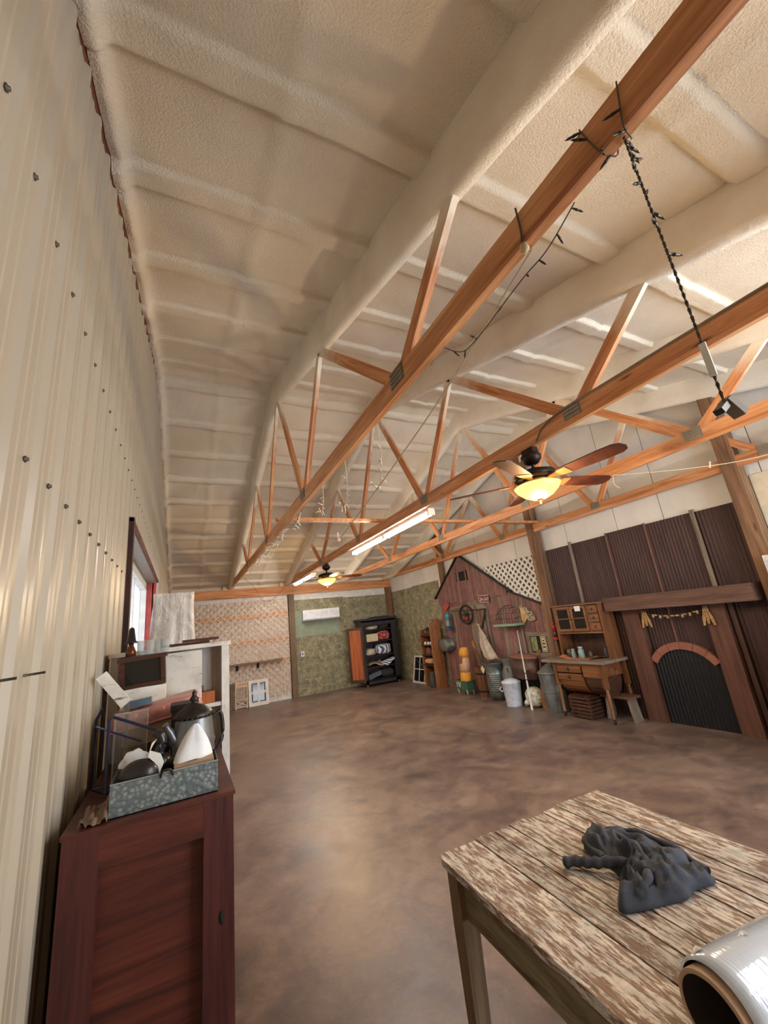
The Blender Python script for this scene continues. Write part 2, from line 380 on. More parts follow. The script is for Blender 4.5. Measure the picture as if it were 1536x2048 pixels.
# window in the left wall: deep red reveal, white inner frame, panes
w1 = thing('window_1', 'wide window in the metal wall with red reveal and white frame', None, (0, 4.95, OPZ0), kind='structure')
m = MB(); m.box((-0.12, OPY1, OPZ0), (0.0, OPY1+0.03, OPZ1)); m.box((-0.12, OPY0-0.03, OPZ0), (0.0, OPY0, OPZ1)); m.build('red_jamb', 'red_paint', w1)
m = MB(); m.box((-0.24, OPY0, OPZ1-0.005), (0.0, OPY1, OPZ1+0.03)); m.build('metal_soffit', 'plate_steel', w1)
m = MB(); m.box((-0.24, OPY0, OPZ0-0.03), (0.03, OPY1, OPZ0)); m.build('window_sill', 'white_paint', w1)
m = MB(); m.box((0.0, OPY0-0.06, OPZ0), (0.032, OPY0+0.005, OPZ1+0.03)); m.build('dark_edge_trim', 'maroon_trim', w1)
m = MB(); m.box((0.0, OPY0-0.06, OPZ1), (0.028, OPY1+0.02, OPZ1+0.025)); m.build('head_trim', 'rust_brown', w1)
m = MB(); m.box((-0.22, OPY1-0.02, OPZ0), (-0.12, OPY1+0.03, OPZ1)); m.box((-0.22, OPY0, OPZ1-0.10), (-0.12, OPY1, OPZ1-0.005)); m.box((-0.22, OPY0, OPZ0), (-0.12, OPY0+0.08, OPZ1)); m.box((-0.22, OPY0, OPZ0), (-0.12, OPY1, OPZ0+0.08)); m.build('window_frame', 'white_paint', w1)
for y in (4.35, 5.45): m = MB(); m.box((-0.21, y-0.03, OPZ0+0.08), (-0.16, y+0.03, OPZ1-0.10)); m.build('mullion', 'white_paint', w1)
for a, b in ((OPY0+0.08, 4.32), (4.38, 5.42), (5.48, OPY1-0.02)):
    m = MB(); m.box((-0.192, a, OPZ0+0.08), (-0.186, b, OPZ1-0.10)); m.build('pane', 'glass', w1)

# far wall (eave side)
wf = thing('wall_far', 'far wall of white boards below the long orange beam', None, (3.15, YF, 0), kind='structure')
m = MB(); m.box((X0-0.1, YF, 0), (XR+0.1, YF+0.1, 3.3)); m.build('board_panel', 'white_wall', wf)
m = MB(); m.box((3.17, YF-0.008, 0.0), (4.70, YF, 2.58)); m.build('wallpaper_panel', 'leaf_wallpaper', wf)
m = MB(); m.box((4.705, YF-0.008, 0.0), (6.12, YF, 2.55)); m.build('wallpaper_panel', 'leaf_wallpaper', wf)
m = MB(); m.box((3.18, YF-0.014, 1.55), (4.50, YF-0.008, 2.27)); m.build('sage_patch', 'sage', wf)
m = MB(); m.box((X0, YF-0.02, 3.02), (XR, YF, 3.25)); m.build('eave_board', 'foam_beam', wf)
bm = MB(); bm.box((0.0, YF-0.12, 2.755), (6.30, YF-0.035, 2.995)); tag(bm.build('header_beam', 'beam_wood'), 'long knotty orange beam across the top of the far wall', kind='structure')
def post(name, a, b, mat, label):
    m = MB(); m.box(a, b); return tag(m.build(name, mat), label, kind='structure')
post('wall_post', (3.01, YF-0.14, 0), (3.165, YF-0.001, 2.755), 'grey_post', 'grey weathered post between the lattice and the leafy wallpaper')
post('wall_post', (6.12, YF-0.17, 0), (6.27, YF-0.035, 2.755), 'post_wood', 'brown corner post behind the dark armoire')
for x in (1.40, 2.90):
    m = MB(); m.box((x-0.12, YF-0.14, 2.995), (x, YF-0.02, 3.09)); tag(m.build('trim_%d' % (1 if x < 2 else 2), 'foam_beam'), 'foam-coated block on top of the far beam beside a truss heel', kind='structure')

# right wall (gable end)
wr = thing('wall_right', 'gable end wall of white pebbled panels', None, (XR, 4.9, 0), kind='structure')
ys = [YN, -0.6, 0.6, 1.9, 3.06, 3.74, 4.66, 5.9, 7.1, 8.3, 9.5, 10.7, YF]
for a, b in zip(ys, ys[1:]):
    m = MB(); a2, b2 = a+0.005, b-0.005
    poly = [(a2, 0), (b2, 0), (b2, zceil(b2)+0.02)]+([(YRIDGE, 5.12)] if a < YRIDGE < b else [])+[(a2, zceil(a2)+0.02)]
    m.prism(poly, XR, XR+0.03, 'X'); m.build('wall_panel', 'white_panel', wr)
m = MB(); m.prism([(YN, 0), (YF, 0), (YF, 3.2), (YRIDGE, 5.2), (YN, 3.2)], XR+0.03, XR+0.08, 'X'); m.build('wall_backing', 'grey_post', wr)
m = MB(); m.box((XR-0.008, 8.80, 0), (XR, 10.2, 2.60)); m.build('wallpaper_panel', 'leaf_wallpaper', wr)
m = MB(); m.box((XR-0.008, 10.205, 0), (XR, YF, 2.58)); m.build('wallpaper_panel', 'leaf_wallpaper', wr)
m = MB(); m.box((XR-0.012, YN, 0), (XR, 2.02, 2.9)); m.build('cream_panel', 'cream_wall', wr)
m = MB(); m.prism([(8.40, 2.52), (8.55, 2.41), (8.55, zceil(8.55)-0.05), (8.40, zceil(8.40)-0.05)], 6.195, 6.262, 'X'); tag(m.build('wall_post', 'post_wood'), 'brown timber post rising behind the red barn gable', kind='structure')
for y0, y1, lab in ((5.17, 5.33, 'brown timber post between the white lattice and the rusty metal sheets'), (2.02, 2.18, 'thick knotty timber post at the end of the rusty metal sheets')):
    post('wall_post', (6.10, y0, 0), (6.262, y1, zceil(y0)-0.05), 'post_wood', lab)

# near wall behind the camera with the open doorway that lets the daylight in
wn = thing('wall_near', 'wall behind with a wide open doorway', None, (3.15, YN, 0), kind='structure')
m = MB(); m.box((X0-0.1, YN-0.1, 0), (3.1, YN, 3.2)); m.box((3.1, YN-0.1, 2.85), (6.0, YN, 3.2)); m.box((6.0, YN-0.1, 0), (XR+0.1, YN, 3.2)); m.build('board_panel', 'cream_wall', wn)

# ---------------------------------------------------------------- roof trusses
YA, YB, YP2, YP1 = 3.21, 1.066, 1.88, 3.89
plate = MB(); plate.box((-0.004, -0.075, -0.055), (0.0, 0.075, 0.055))
for k in range(4): plate.box((-0.010, -0.07, -0.05+k*0.028), (-0.004, 0.07, -0.038+k*0.028))
def foam_chord(root, x, full=True):
    for sgn, name in ((1, 'top_chord'), (-1, 'top_chord')):
        m = MB(); n = 40; w = 0.062; prof = [(-w, 0.33), (-w*1.05, 0.12), (-w*0.95, 0.04), (-w*0.55, 0.0), (w*0.55, 0.0), (w*0.95, 0.04), (w*1.05, 0.12), (w, 0.33)]
        vs = []; fs = []; K = len(prof)
        for j in range(n+1):
            y = YRIDGE+sgn*(HALF-0.02)*j/n
            for i, (px, pz) in enumerate(prof):
                nz = 0.007*noise.noise(Vector((px*20+x*3, y*3.0, pz*9)))+0.005*noise.noise(Vector((px*30, y*9.0, pz*20+x)))
                zz = max(zchord(y)+pz, 2.998+pz*0.15)
                vs.append((x+px*(1+nz*6), y, zz+(nz if pz < 0.2 else 0)))
        for j in range(n):
            for i in range(K-1):
                f = (j*K+i, j*K+i+1, (j+1)*K+i+1, (j+1)*K+i); fs.append(f if sgn < 0 else f[::-1])
        m.add(vs, fs, True); m.build(name, 'foam_beam', root)
def truss(x, label, xw=None):
    t = thing('roof_truss', label, 'truss', (x, YF-0.08, 3.0), group='timber roof trusses'); t.location = (x, YRIDGE, 0); t.matrix_basis = Matrix.Translation((x, YRIDGE, 0))
    m = MB(); m.box((x, YN+0.01, 3.0), (x+0.04, YF-0.02, 3.14)); m.build('bottom_chord', 'truss_wood', t)
    foam_chord(t, x+0.02)
    xc = x+0.02
    for s in (1, -1):
        for yb, yt in ((YA, YP1), (YA, YP2), (YB, YP2), (YB, 0.0)):
            y0, y1 = YRIDGE+s*yb, YRIDGE+s*yt; zt = zchord(y1)+0.03
            dy = -0.045*s if yt < yb else 0.045*s
            p0, p1 = Vector((xc, y0+dy*0.9, 3.09)), Vector((xc, y1+(0.03*s if yt == 0 else 0), zt)); d = (p1-p0)
            m = MB(); m.box((-0.018, -0.043, 0), (0.018, 0.043, d.length)); o = m.build('web', 'web_wood', t, world=False)
            o.matrix_basis = base_matrix(t).inverted() @ Matrix.Translation(p0) @ Matrix.Rotation(math.atan2(-d.y, d.z), 4, 'X')
        for yb in (YA, YB):
            o = MB(); o.v = list(plate.v); o.f = [list(f) for f in plate.f]; o.sm = list(plate.sm)
            o.xf(Matrix.Translation((x, YRIDGE+s*yb, 3.10))); o.build('gusset_plate', 'plate_steel', t)
    return t
truss(1.455, 'roof truss nearest the metal wall, hung with light strings')
truss(2.952, 'roof truss carrying the ceiling fans and fluorescent lights')
truss(4.622, 'roof truss between the fan truss and the gable wall truss')
truss(6.118, 'roof truss standing against the white gable wall posts')
br = MB(); br.box((1.42, 5.05, 3.141), (6.16, 5.14, 3.18)); tag(br.build('brace_board', 'truss_wood'), 'orange brace board lying across the bottom chords of the trusses', 'board')

# ---------------------------------------------------------------- materials for the objects
wood('dark_armoire', srgb(26,22,24), srgb(40,34,36), srgb(58,50,52), 'Z', 0.45)
wood('orange_wood', srgb(132,62,26), srgb(168,88,42), srgb(190,112,60), 'Z', 0.5)
wood('pine', srgb(120,72,40), srgb(150,95,56), srgb(176,120,76), 'Z', 0.55, knots=0.9)
wood('oak', srgb(88,54,30), srgb(120,76,44), srgb(148,98,60), 'Y', 0.45)
wood('oak_z', srgb(86,52,30), srgb(116,74,44), srgb(142,94,58), 'Z', 0.45)
wood('walnut', srgb(48,28,20), srgb(72,44,30), srgb(96,62,42), 'Y', 0.5)
wood('walnut_z', srgb(46,26,20), srgb(68,40,28), srgb(92,58,40), 'Z', 0.5)
wood('walnut_x', srgb(44,22,16), srgb(72,36,24), srgb(100,54,36), 'X', 0.4)
wood('mantel_wood', srgb(70,46,36), srgb(96,66,52), srgb(120,86,70), 'Y', 0.7)
wood('jamb_wood', srgb(70,44,34), srgb(94,60,46), srgb(114,76,60), 'Z', 0.7)
wood('grey_wood', srgb(96,82,70), srgb(128,112,98), srgb(156,140,124), 'Z', 0.8)
wood('grey_wood_y', srgb(96,82,70), srgb(128,112,98), srgb(156,140,124), 'Y', 0.8)
wood('bench_wood', srgb(80,54,36), srgb(112,80,56), srgb(140,106,78), 'Z', 0.7)
chipped('barn_red', srgb(140,88,82), srgb(136,114,106), srgb(82,58,54), 'Z', 0.49, 1.1, mid=srgb(112,68,64), width=0.07)
chipped('chip_white', srgb(226,222,212), srgb(128,112,100), srgb(96,82,74), 'X', 0.40, 1.6)
chipped('chip_white_z', srgb(222,218,210), srgb(128,112,100), srgb(96,82,74), 'Z', 0.36, 1.6)
plain('tin', srgb(150,156,156), 0.42, 0.75, c2=srgb(104,112,114), scale=7, bump=0.05)
plain('tin_dull', srgb(126,130,128), 0.55, 0.5, c2=srgb(96,100,98), scale=5)
plain('tin_dark', srgb(92,94,92), 0.6, 0.4, c2=srgb(64,64,62), scale=5)
plain('enamel', srgb(206,212,222), 0.35, c2=srgb(164,174,190), scale=9, lo=0.3, hi=0.5)
plain('green_enamel', srgb(76,108,88), 0.3, c2=srgb(56,82,66), scale=8)
plain('pale_green', srgb(140,172,146), 0.5)
plain('cream_letter', srgb(206,204,176), 0.6)
plain('sack_yellow', srgb(222,160,58), 0.85, c2=srgb(200,138,44), scale=14, bump=0.3, bscale=40)
plain('sack_tan', srgb(206,168,136), 0.85, c2=srgb(184,142,112), scale=9, bump=0.3, bscale=40)
plain('sack_brown', srgb(128,86,68), 0.85)
plain('canvas', srgb(198,184,164), 0.9, c2=srgb(164,148,132), scale=6, bump=0.3, bscale=30)
plain('copper_old', srgb(96,70,60), 0.45, 0.5, c2=srgb(66,48,44), scale=4)
plain('speckle', srgb(218,220,204), 0.4, c2=srgb(128,142,118), scale=26, lo=0.38, hi=0.5)
plain('lantern_blue', srgb(40,74,120), 0.35, 0.2, c2=srgb(28,52,92))
plain('lantern_teal', srgb(56,148,156), 0.3, 0.1)
plain('lantern_red', srgb(176,36,32), 0.35, 0.1)
plain('red_sign', srgb(186,70,52), 0.6, c2=srgb(160,56,44))
plain('plate_face', srgb(110,56,52), 0.6)
plain('plate_white', srgb(226,220,210), 0.5)
plain('iron', srgb(52,44,40), 0.6, 0.4)
plain('rusty_sheet', srgb(74,48,44), 0.6, 0.15, c2=srgb(56,37,35), scale=3.5, stretch=(1,3,0.4))
plain('rust_edge', srgb(124,84,72), 0.7)
plain('black_sheet', srgb(26,28,32), 0.45, 0.2)
plain('arch_brick', srgb(150,98,82), 0.8, c2=srgb(130,82,68), scale=10)
plain('mortar', srgb(90,66,54), 0.9)
plain('corn', srgb(176,144,84), 0.7, c2=srgb(130,84,54), scale=60)
plain('husk', srgb(196,170,128), 0.8, c2=srgb(150,110,72))
plain('horse_cloth', srgb(206,178,128), 0.9, c2=srgb(176,138,84), scale=14)
def horse_mane():
    plain('horse_mane', srgb(188,172,146), 0.9, c2=srgb(52,44,40), scale=34, lo=0.44, hi=0.52)
horse_mane()
plain('jar_teal', srgb(150,172,166), 0.1, c2=srgb(96,120,114))
plain('jar_dark', srgb(60,52,46), 0.3)
plain('jar_lid', srgb(196,200,196), 0.35, 0.4)
plain('cloth_orange', srgb(206,128,88), 0.9, c2=srgb(184,104,68), scale=18, bump=0.3)
plain('paper', srgb(238,238,234), 0.7)
plain('linen', srgb(220,210,196), 0.9, c2=srgb(176,164,150), scale=12)
plain('cream_box', srgb(226,210,172), 0.7)
plain('red_pattern', srgb(206,196,186), 0.9, c2=srgb(160,42,40), scale=22, lo=0.5, hi=0.62)
plain('grey_blue', srgb(88,100,114), 0.6)
plain('dark_cloth', srgb(50,52,46), 0.9)
plain('ac_white', srgb(236,238,242), 0.4)
plain('amber_glow', srgb(150,96,30), 0.4, emit=(1.0,0.60,0.17,1), estr=0.75)
MAT['amber_glow'].cycles.emission_sampling = 'NONE'
plain('tube_glow', srgb(255,255,255), 0.4, emit=(1.0,0.94,0.89,1), estr=26.0)
plain('blade_wood', srgb(84,44,32), 0.4, c2=srgb(56,28,22), scale=6, stretch=(1,1,1))
plain('blade_under', srgb(96,52,36), 0.4)
plain('brass', srgb(196,150,96), 0.35, 0.7)
plain('wire_dark', srgb(88,74,62), 0.6)
plain('wire_light', srgb(206,190,160), 0.7)
plain('bulb_dark', srgb(44,40,38), 0.4)
plain('bulb_clear', srgb(232,224,208), 0.25)
plain('tag_white', srgb(216,216,210), 0.5)
plain('rope', srgb(198,176,140), 0.9)
plain('plug', srgb(120,110,94), 0.5)
def stripes(name, c1, c2, freq):
    m, nt, b = _mat(name); b.inputs['Roughness'].default_value = 0.9
    w = nt.nodes.new('ShaderNodeTexWave'); w.wave_type = 'RINGS'; w.rings_direction = 'SPHERICAL'; w.inputs['Scale'].default_value = freq; w.inputs['Distortion'].default_value = 1.0
    nt.links.new(_coords(nt), w.inputs['Vector']); nt.links.new(_ramp(nt, w.outputs['Fac'], [(0.42, c1), (0.5, c2)]), b.inputs['Base Color'])
stripes('blue_stripe', srgb(70,86,122), srgb(220,222,226), 5.5)
def plastic_film():
    m, nt, b = _mat('plastic_film'); b.inputs['Base Color'].default_value = srgb(226,220,214); b.inputs['Roughness'].default_value = 0.12
    b.inputs['Alpha'].default_value = 0.55; b.inputs['Specular IOR Level'].default_value = 0.9
    f = _noise(nt, _coords(nt, (1,1,0.5)), 7, 5, 0.7, 1.2); _bump(nt, b, f, 0.9, 0.03)
    nt.links.new(_ramp(nt, f, [(0.35, (0.38,)*3+(1,)), (0.62, (0.85,)*3+(1,))]), b.inputs['Alpha'])
plastic_film()

# ---------------------------------------------------------------- lamps and fans
def ceiling_fan(x, y, rot, label, power):
    t = thing('ceiling_fan', label, 'ceiling fan', (x, y, 3.0), group='bronze ceiling fans with lit amber bowls')
    m = MB(); m.box((x-0.035, y-0.06, 2.93), (x+0.035, y+0.06, 3.0)); m.lathe([(0.0, 2.97), (0.055, 2.97), (0.085, 2.935), (0.082, 2.90), (0.05, 2.865), (0.022, 2.855), (0, 2.855)], (x, y, 0), 18); m.build('mount_canopy', 'bronze', t)
    m = MB(); m.tube([(x, y, 2.87), (x, y, 2.79)], 0.014, 10); m.build('downrod', 'bronze', t)
    z = 2.70
    m = MB(); m.lathe([(0.0, z+0.10), (0.10, z+0.10), (0.165, z+0.075), (0.178, z+0.04), (0.155, z+0.02), (0.06, z+0.015), (0, z+0.015)], (x, y, 0), 28); m.build('motor_housing', 'bronze', t)
    m = MB(); m.lathe([(0.10, z+0.018), (0.12, z-0.0), (0.10, z-0.025), (0.05, z-0.03)], (x, y, 0), 24); m.build('brass_collar', 'brass', t)
    m = MB(); m.lathe([(0.178, z-0.028), (0.186, z-0.034), (0.165, z-0.07), (0.115, z-0.115), (0.055, z-0.145), (0.0, z-0.15)], (x, y, 0), 28); m.lathe([(0.176, z-0.028), (0.05, z-0.02)], (x, y, 0), 28)
    m.build('light_bowl', 'amber_glow', t)
    m = MB(); m.lathe([(0.0, z-0.145), (0.026, z-0.15), (0.026, z-0.16), (0.009, z-0.172), (0.012, z-0.182), (0, z-0.19)], (x, y, 0), 12); m.build('finial', 'bronze', t)
    for k in range(5):
        M_ = Matrix.Translation((x, y, z+0.01)) @ Matrix.Rotation(R(rot+72*k), 4, 'Z') @ Matrix.Rotation(R(-12), 4, 'X')
        m = MB(); pts = [(0.11, 0.014), (0.18, 0.032), (0.24, 0.05), (0.30, 0.055), (0.30, -0.055), (0.24, -0.05), (0.18, -0.032), (0.11, -0.014)]
        m.prism(pts, -0.012, -0.007); m.xf(M_); m.build('blade_arm', 'brass', t)
        m = MB(); out = [(0.22, 0.056), (0.33, 0.066), (0.56, 0.078), (0.68, 0.075), (0.725, 0.048), (0.74, 0.0), (0.725, -0.048), (0.68, -0.075), (0.56, -0.078), (0.33, -0.066), (0.22, -0.056)]
        m.prism(out, -0.007, 0.0); m.xf(M_); m.build('blade', 'blade_wood', t)
    d = bpy.data.lights.new('fan_bulb', 'POINT'); d.energy = power; d.color = (1.0, 0.70, 0.36); d.shadow_soft_size = 0.1
    o = bpy.data.objects.new('fan_bulb', d); COL.objects.link(o); o.parent = t; o.location = (0, 0, -0.52)
    return t
ceiling_fan(2.975, 2.21, -12, 'larger bronze ceiling fan with lit amber bowl close by', 34)
ceiling_fan(2.975, 7.86, -12, 'small distant bronze ceiling fan over the far end of the room', 34)

def fluorescent(y0, y1, label, hw=0.05):
    x = 3.065; z = 2.965
    t = thing('fluorescent_light', label, 'ceiling light', (x, (y0+y1)/2, z), group='fluorescent strip lights under the truss')
    m = MB(); m.prism([(x-hw, z), (x-hw*0.8, z+0.035), (x+hw*0.8, z+0.035), (x+hw, z), (x+hw*0.9, z-0.004), (x-hw*0.9, z-0.004)], y0, y1, 'Y'); m.build('housing', 'white_paint', t)
    n = 2 if y1-y0 > 2 else 1; L = (y1-y0)/n
    for k in range(n):
        for dx in (-0.03, 0.03):
            m = MB(); m.tube([(x+dx, y0+k*L+0.03, z-0.028), (x+dx, y0+(k+1)*L-0.03, z-0.028)], 0.016, 10); m.build('tube', 'tube_glow', t)
        for yy in (y0+k*L+0.015, y0+(k+1)*L-0.015):
            m = MB(); m.box((x-0.05, yy-0.012, z-0.05), (x+0.05, yy+0.012, z-0.002)); m.build('lamp_holder', 'white_paint', t)
    return t
fluorescent(3.92, 6.50, 'long lit fluorescent strip light under the fan truss, closer one')
fluorescent(-1.60, 0.35, 'added unseen fluorescent strip light behind the viewpoint, brightening the near ceiling', 0.022)  # out-of-view strip, added to brighten the near ceiling
fluorescent(9.10, 10.85, 'short lit fluorescent strip light under the fan truss, beside the far wall', 0.075)

# ---------------------------------------------------------------- far wall: lattice, shelf, heat pump, leaning things
def lattice(name, label, plane, a0, a1, b0, b1, pitch, w, mat, off, clip=None, th=0.006, group=None):
    """laths on two diagonals; plane 'XZ' at y=off or 'YZ' at x=off"""
    lo = (a0+a1)/2
    t = thing(name, label, 'lattice', (lo, off, b0) if plane == 'XZ' else (off, lo, b0))
    for dr in (1, -1):
        d = off+(0 if dr > 0 else th*1.05)*(1 if plane == 'YZ' else 1)
        k0 = a0-(b1-b0) if dr > 0 else a0
        k1 = a1 if dr > 0 else a1+(b1-b0)
        c = k0+pitch*0.5
        while c < k1:
            # line a = c + dr*(b-b0), clipped to the rectangle
            s0, s1 = b0, b1
            if dr > 0: s0 = max(s0, b0+(a0-c)); s1 = min(s1, b0+(a1-c))
            else: s0 = max(s0, b0+(c-a1)); s1 = min(s1, b0+(c-a0))
            if clip:
                n = 60; ok = [s for s in np.linspace(s0, s1, n) if clip(c+dr*(s-b0), s)] if s1 > s0 else []
                if len(ok) > 2: s0, s1 = ok[0], ok[-1]
                else: s1 = s0
            if s1-s0 > 0.04:
                h = w/2*1.414/2
                pa, pb = (c+dr*(s0-b0), s0), (c+dr*(s1-b0), s1)
                e = w/2*0.7071
                poly = [(pa[0]-e, pa[1]+e*dr), (pa[0]+e, pa[1]-e*dr), (pb[0]+e, pb[1]-e*dr), (pb[0]-e, pb[1]+e*dr)]
                m = MB(); m.prism(poly, d, d+th, 'Y' if plane == 'XZ' else 'X'); m.build('lath', mat, t)
            c += pitch
    return t
lattice('wood_lattice', 'natural wood diagonal lattice panel left of the grey post', 'XZ', 0.06, 3.0, 0.14, 2.65, 0.172, 0.036, 'lath_wood', YF-0.060)
for z, lab in ((2.235, 'orange nailing board behind the top of the wood lattice'), (1.56, 'orange nailing board behind the middle of the wood lattice'), (0.99, 'orange nailing board behind the lattice above the small shelf')):
    m = MB(); m.box((0.05, YF-0.044, z-0.06), (3.0, YF-0.002, z+0.06)); tag(m.build('nailing_board', 'nailer'), lab, 'board', 'nailing boards of the far wall')
t = thing('wall_shelf', 'narrow weathered shelf on two dark brackets across the lattice', 'shelf', (2.07, YF-0.12, 1.04))
m = MB(); m.box((1.30, YF-0.24, 1.035), (2.80, YF-0.066, 1.065)); m.build('shelf_board', 'grey_wood_y', t)
for x in (1.62, 2.14):
    m = MB(); m.box((x-0.02, YF-0.10, 0.90), (x+0.02, YF-0.066, 1.035)); m.bar((x, YF-0.10, 0.92), (x, YF-0.21, 1.03), 0.03, 0.02); m.build('bracket', 'dark', t)
t = thing('air_conditioner', 'white wall-mounted air conditioner on the sage green patch', 'air conditioner', (3.93, YF-0.1, 1.95))
m = MB(); m.prism([(YF-0.016, 1.96), (YF-0.15, 1.96), (YF-0.20, 2.0), (YF-0.21, 2.2), (YF-0.19, 2.265), (YF-0.016, 2.265)], 3.385, 4.475, 'X'); m.build('body', 'ac_white', t)
m = MB(); m.box((3.42, YF-0.19, 1.955), (4.44, YF-0.12, 1.962)); m.build('air_flap', 'tin_dull', t)
t = thing('wall_outlet', 'small grey electrical box on the leafy wallpaper below the air conditioner', 'outlet', (3.36, YF-0.02, 1.02))
m = MB(); m.box((3.31, YF-0.05, 1.02), (3.40, YF-0.009, 1.15)); m.build('box', 'ac_white', t)
m = MB(); m.box((3.335, YF-0.055, 1.05), (3.375, YF-0.05, 1.12)); m.build('socket', 'grey_blue', t)

def window_sash(name, label, x0, x1, z1, rows, cols, mat, lean, hinge=None, plane='XZ', off=0.0, fw=0.06, mw=0.03, glass='dark_glass'):
    """old glazed sash leaning on a wall; built upright then tilted"""
    W_ = abs(x1-x0)
    t = thing(name, label, 'window sash', (0,0,0))
    def fin(m, nm, mt):
        M_ = Matrix.Rotation(lean, 4, 'X')
        if plane == 'XZ': M_ = Matrix.Translation((min(x0, x1), off, 0.005)) @ M_
        else: M_ = Matrix.Translation((off, max(x0, x1), 0.005)) @ Matrix.Rotation(-math.pi/2, 4, 'Z') @ M_
        m.xf(M_); return m.build(nm, mt, t)
    for a, b in (((0,0,0), (fw,0.035,z1)), ((W_-fw,0,0), (W_,0.035,z1))): m = MB(); m.box(a, b); fin(m, 'stile', mat)
    for a, b in (((fw,0,0), (W_-fw,0.035,fw*1.2)), ((fw,0,z1-fw), (W_-fw,0.035,z1))): m = MB(); m.box(a, b); fin(m, 'rail', mat)
    iw = (W_-2*fw)/cols; ih = (z1-fw*2.2)/rows
    for c in range(1, cols): m = MB(); m.box((fw+c*iw-mw/2, 0.004, fw*1.2), (fw+c*iw+mw/2, 0.03, z1-fw)); fin(m, 'muntin', mat)
    for r in range(1, rows): m = MB(); m.box((fw, 0.006, fw*1.2+r*ih-mw/2), (W_-fw, 0.028, fw*1.2+r*ih+mw/2)); fin(m, 'muntin', mat)
    for c in range(cols):
        for r in range(rows):
            m = MB(); m.box((fw+c*iw+mw/2, 0.016, fw*1.2+r*ih+mw/2), (fw+(c+1)*iw-mw/2, 0.02, fw*1.2+(r+1)*ih-mw/2)); fin(m, 'pane', glass)
    return t
window_sash('window_sash', 'small white four-pane sash leaning on the wood lattice', 1.88, 2.38, 0.62, 2, 2, 'white_paint', R(-8), plane='XZ', off=YF-0.20, fw=0.075, mw=0.06)
t = thing('garden_gate', 'small tan slatted gate panel leaning on the wood lattice', 'gate', (1.70, YF-0.2, 0))
yg = YF-0.17
for a, b in (((1.555, yg, 0), (1.585, yg+0.03, 0.64)), ((1.83, yg, 0.0), (1.86, yg+0.03, 0.64))): m = MB(); m.box(a, b); m.build('stile', 'lath_wood', t)
for z0, z1 in ((0.50, 0.64), (0.19, 0.23), (0.02, 0.05)): m = MB(); m.box((1.585, yg, z0), (1.83, yg+0.025, z1)); m.build('rail', 'lath_wood', t)
for k in range(5): x = 1.615+k*0.042; m = MB(); m.box((x, yg+0.004, 0.23), (x+0.016, yg+0.02, 0.50)); m.build('slat', 'lath_wood', t)
for p0, p1 in (((1.59, yg+0.012, 0.06), (1.825, yg+0.012, 0.18)), ((1.59, yg+0.014, 0.18), (1.825, yg+0.014, 0.06))): m = MB(); m.bar(p0, p1, 0.012, 0.02); m.build('cross_slat', 'lath_wood', t)
t = thing('shutter_board', 'dark plank shutter leaning on the lattice beside the slatted gate', 'shutter', (1.45, YF-0.16, 0))
for k in range(2): m = MB(); m.box((1.36+k*0.088, YF-0.15, 0.0), (1.442+k*0.088, YF-0.12, 0.62-0.01*k)); m.build('plank', 'grey_post', t)
m = MB(); m.box((1.38, YF-0.165, 0.5), (1.52, YF-0.15, 0.56)); m.build('batten', 'grey_post', t)

# ---------------------------------------------------------------- armoire and what is in it
ax0, ax1, ay0, ay1, az = 4.95, 6.03, 10.98, 11.44, 1.84
t = thing('armoire', 'tall black armoire with its orange-panelled door swung open', 'armoire', (5.48, 11.2, 0))
m = MB(); m.box((ax0, ay0+0.02, 0.06), (ax0+0.03, ay1, az-0.1)); m.box((ax1-0.03, ay0+0.02, 0.06), (ax1, ay1, az-0.1)); m.box((ax0, ay1-0.02, 0.06), (ax1, ay1, az-0.1)); m.build('carcass', 'dark_armoire', t)
m = MB(); m.box((ax1-0.15, ay0, 0.06), (ax1, ay0+0.03, az-0.1)); m.build('front_stile', 'dark_armoire', t)
m = MB(); m.box((ax1-0.13, ay0-0.012, 0.12), (ax1-0.10, ay0, az-0.16)); m.box((ax1-0.05, ay0-0.012, 0.12), (ax1-0.02, ay0, az-0.16)); m.build('stile_molding', 'dark_armoire', t)
m = MB(); m.box((ax0, ay0, 0.06), (ax0+0.06, ay0+0.03, az-0.1)); m.build('front_stile', 'dark_armoire', t)
m = MB(); m.box((ax0-0.02, ay0-0.02, az-0.20), (ax1+0.02, ay0+0.03, az-0.06)); m.box((ax0-0.02, ay0-0.02, az-0.10), (ax1+0.02, ay1, az-0.06)); m.prism([(ax0-0.06, az-0.06), (ax1+0.06, az-0.06), (ax1+0.06, az), (ax1-0.2, az), (ax1-0.26, az+0.04), (ax0+0.26, az+0.04), (ax0+0.2, az), (ax0-0.06, az)], ay0-0.06, ay0-0.02, 'Y'); m.box((ax0-0.06, ay0-0.02, az-0.06), (ax1+0.06, ay1, az)); m.build('cornice', 'dark_armoire', t)
m = MB(); m.box((ax0, ay0, 0.06), (ax1, ay0+0.03, 0.17)); m.box((ax0, ay0, 0.15), (ax1, ay1-0.02, 0.18)); m.build('base_rail', 'dark_armoire', t)
for x in (ax0+0.04, ax1-0.04):
    for y in (ay0+0.05, ay1-0.05): m = MB(); m.lathe([(0.02, 0.0), (0.03, 0.03), (0.025, 0.06)], (x, y, 0), 10); m.build('foot', 'brass', t)
SH = [0.18, 0.50, 0.80, 1.19, 1.52]
for z in SH[1:]: m = MB(); m.box((ax0+0.03, ay0+0.04, z-0.02), (ax1-0.03, ay1-0.02, z)); m.build('shelf', 'walnut_x', t)
hx, hy = ax0+0.0, ay0+0.0
ddx, ddy = -0.36, 0.27
L_ = math.hypot(ddx, ddy); M_ = Matrix.Translation((hx, hy, 0)) @ Matrix.Rotation(math.atan2(ddy, ddx), 4, 'Z')
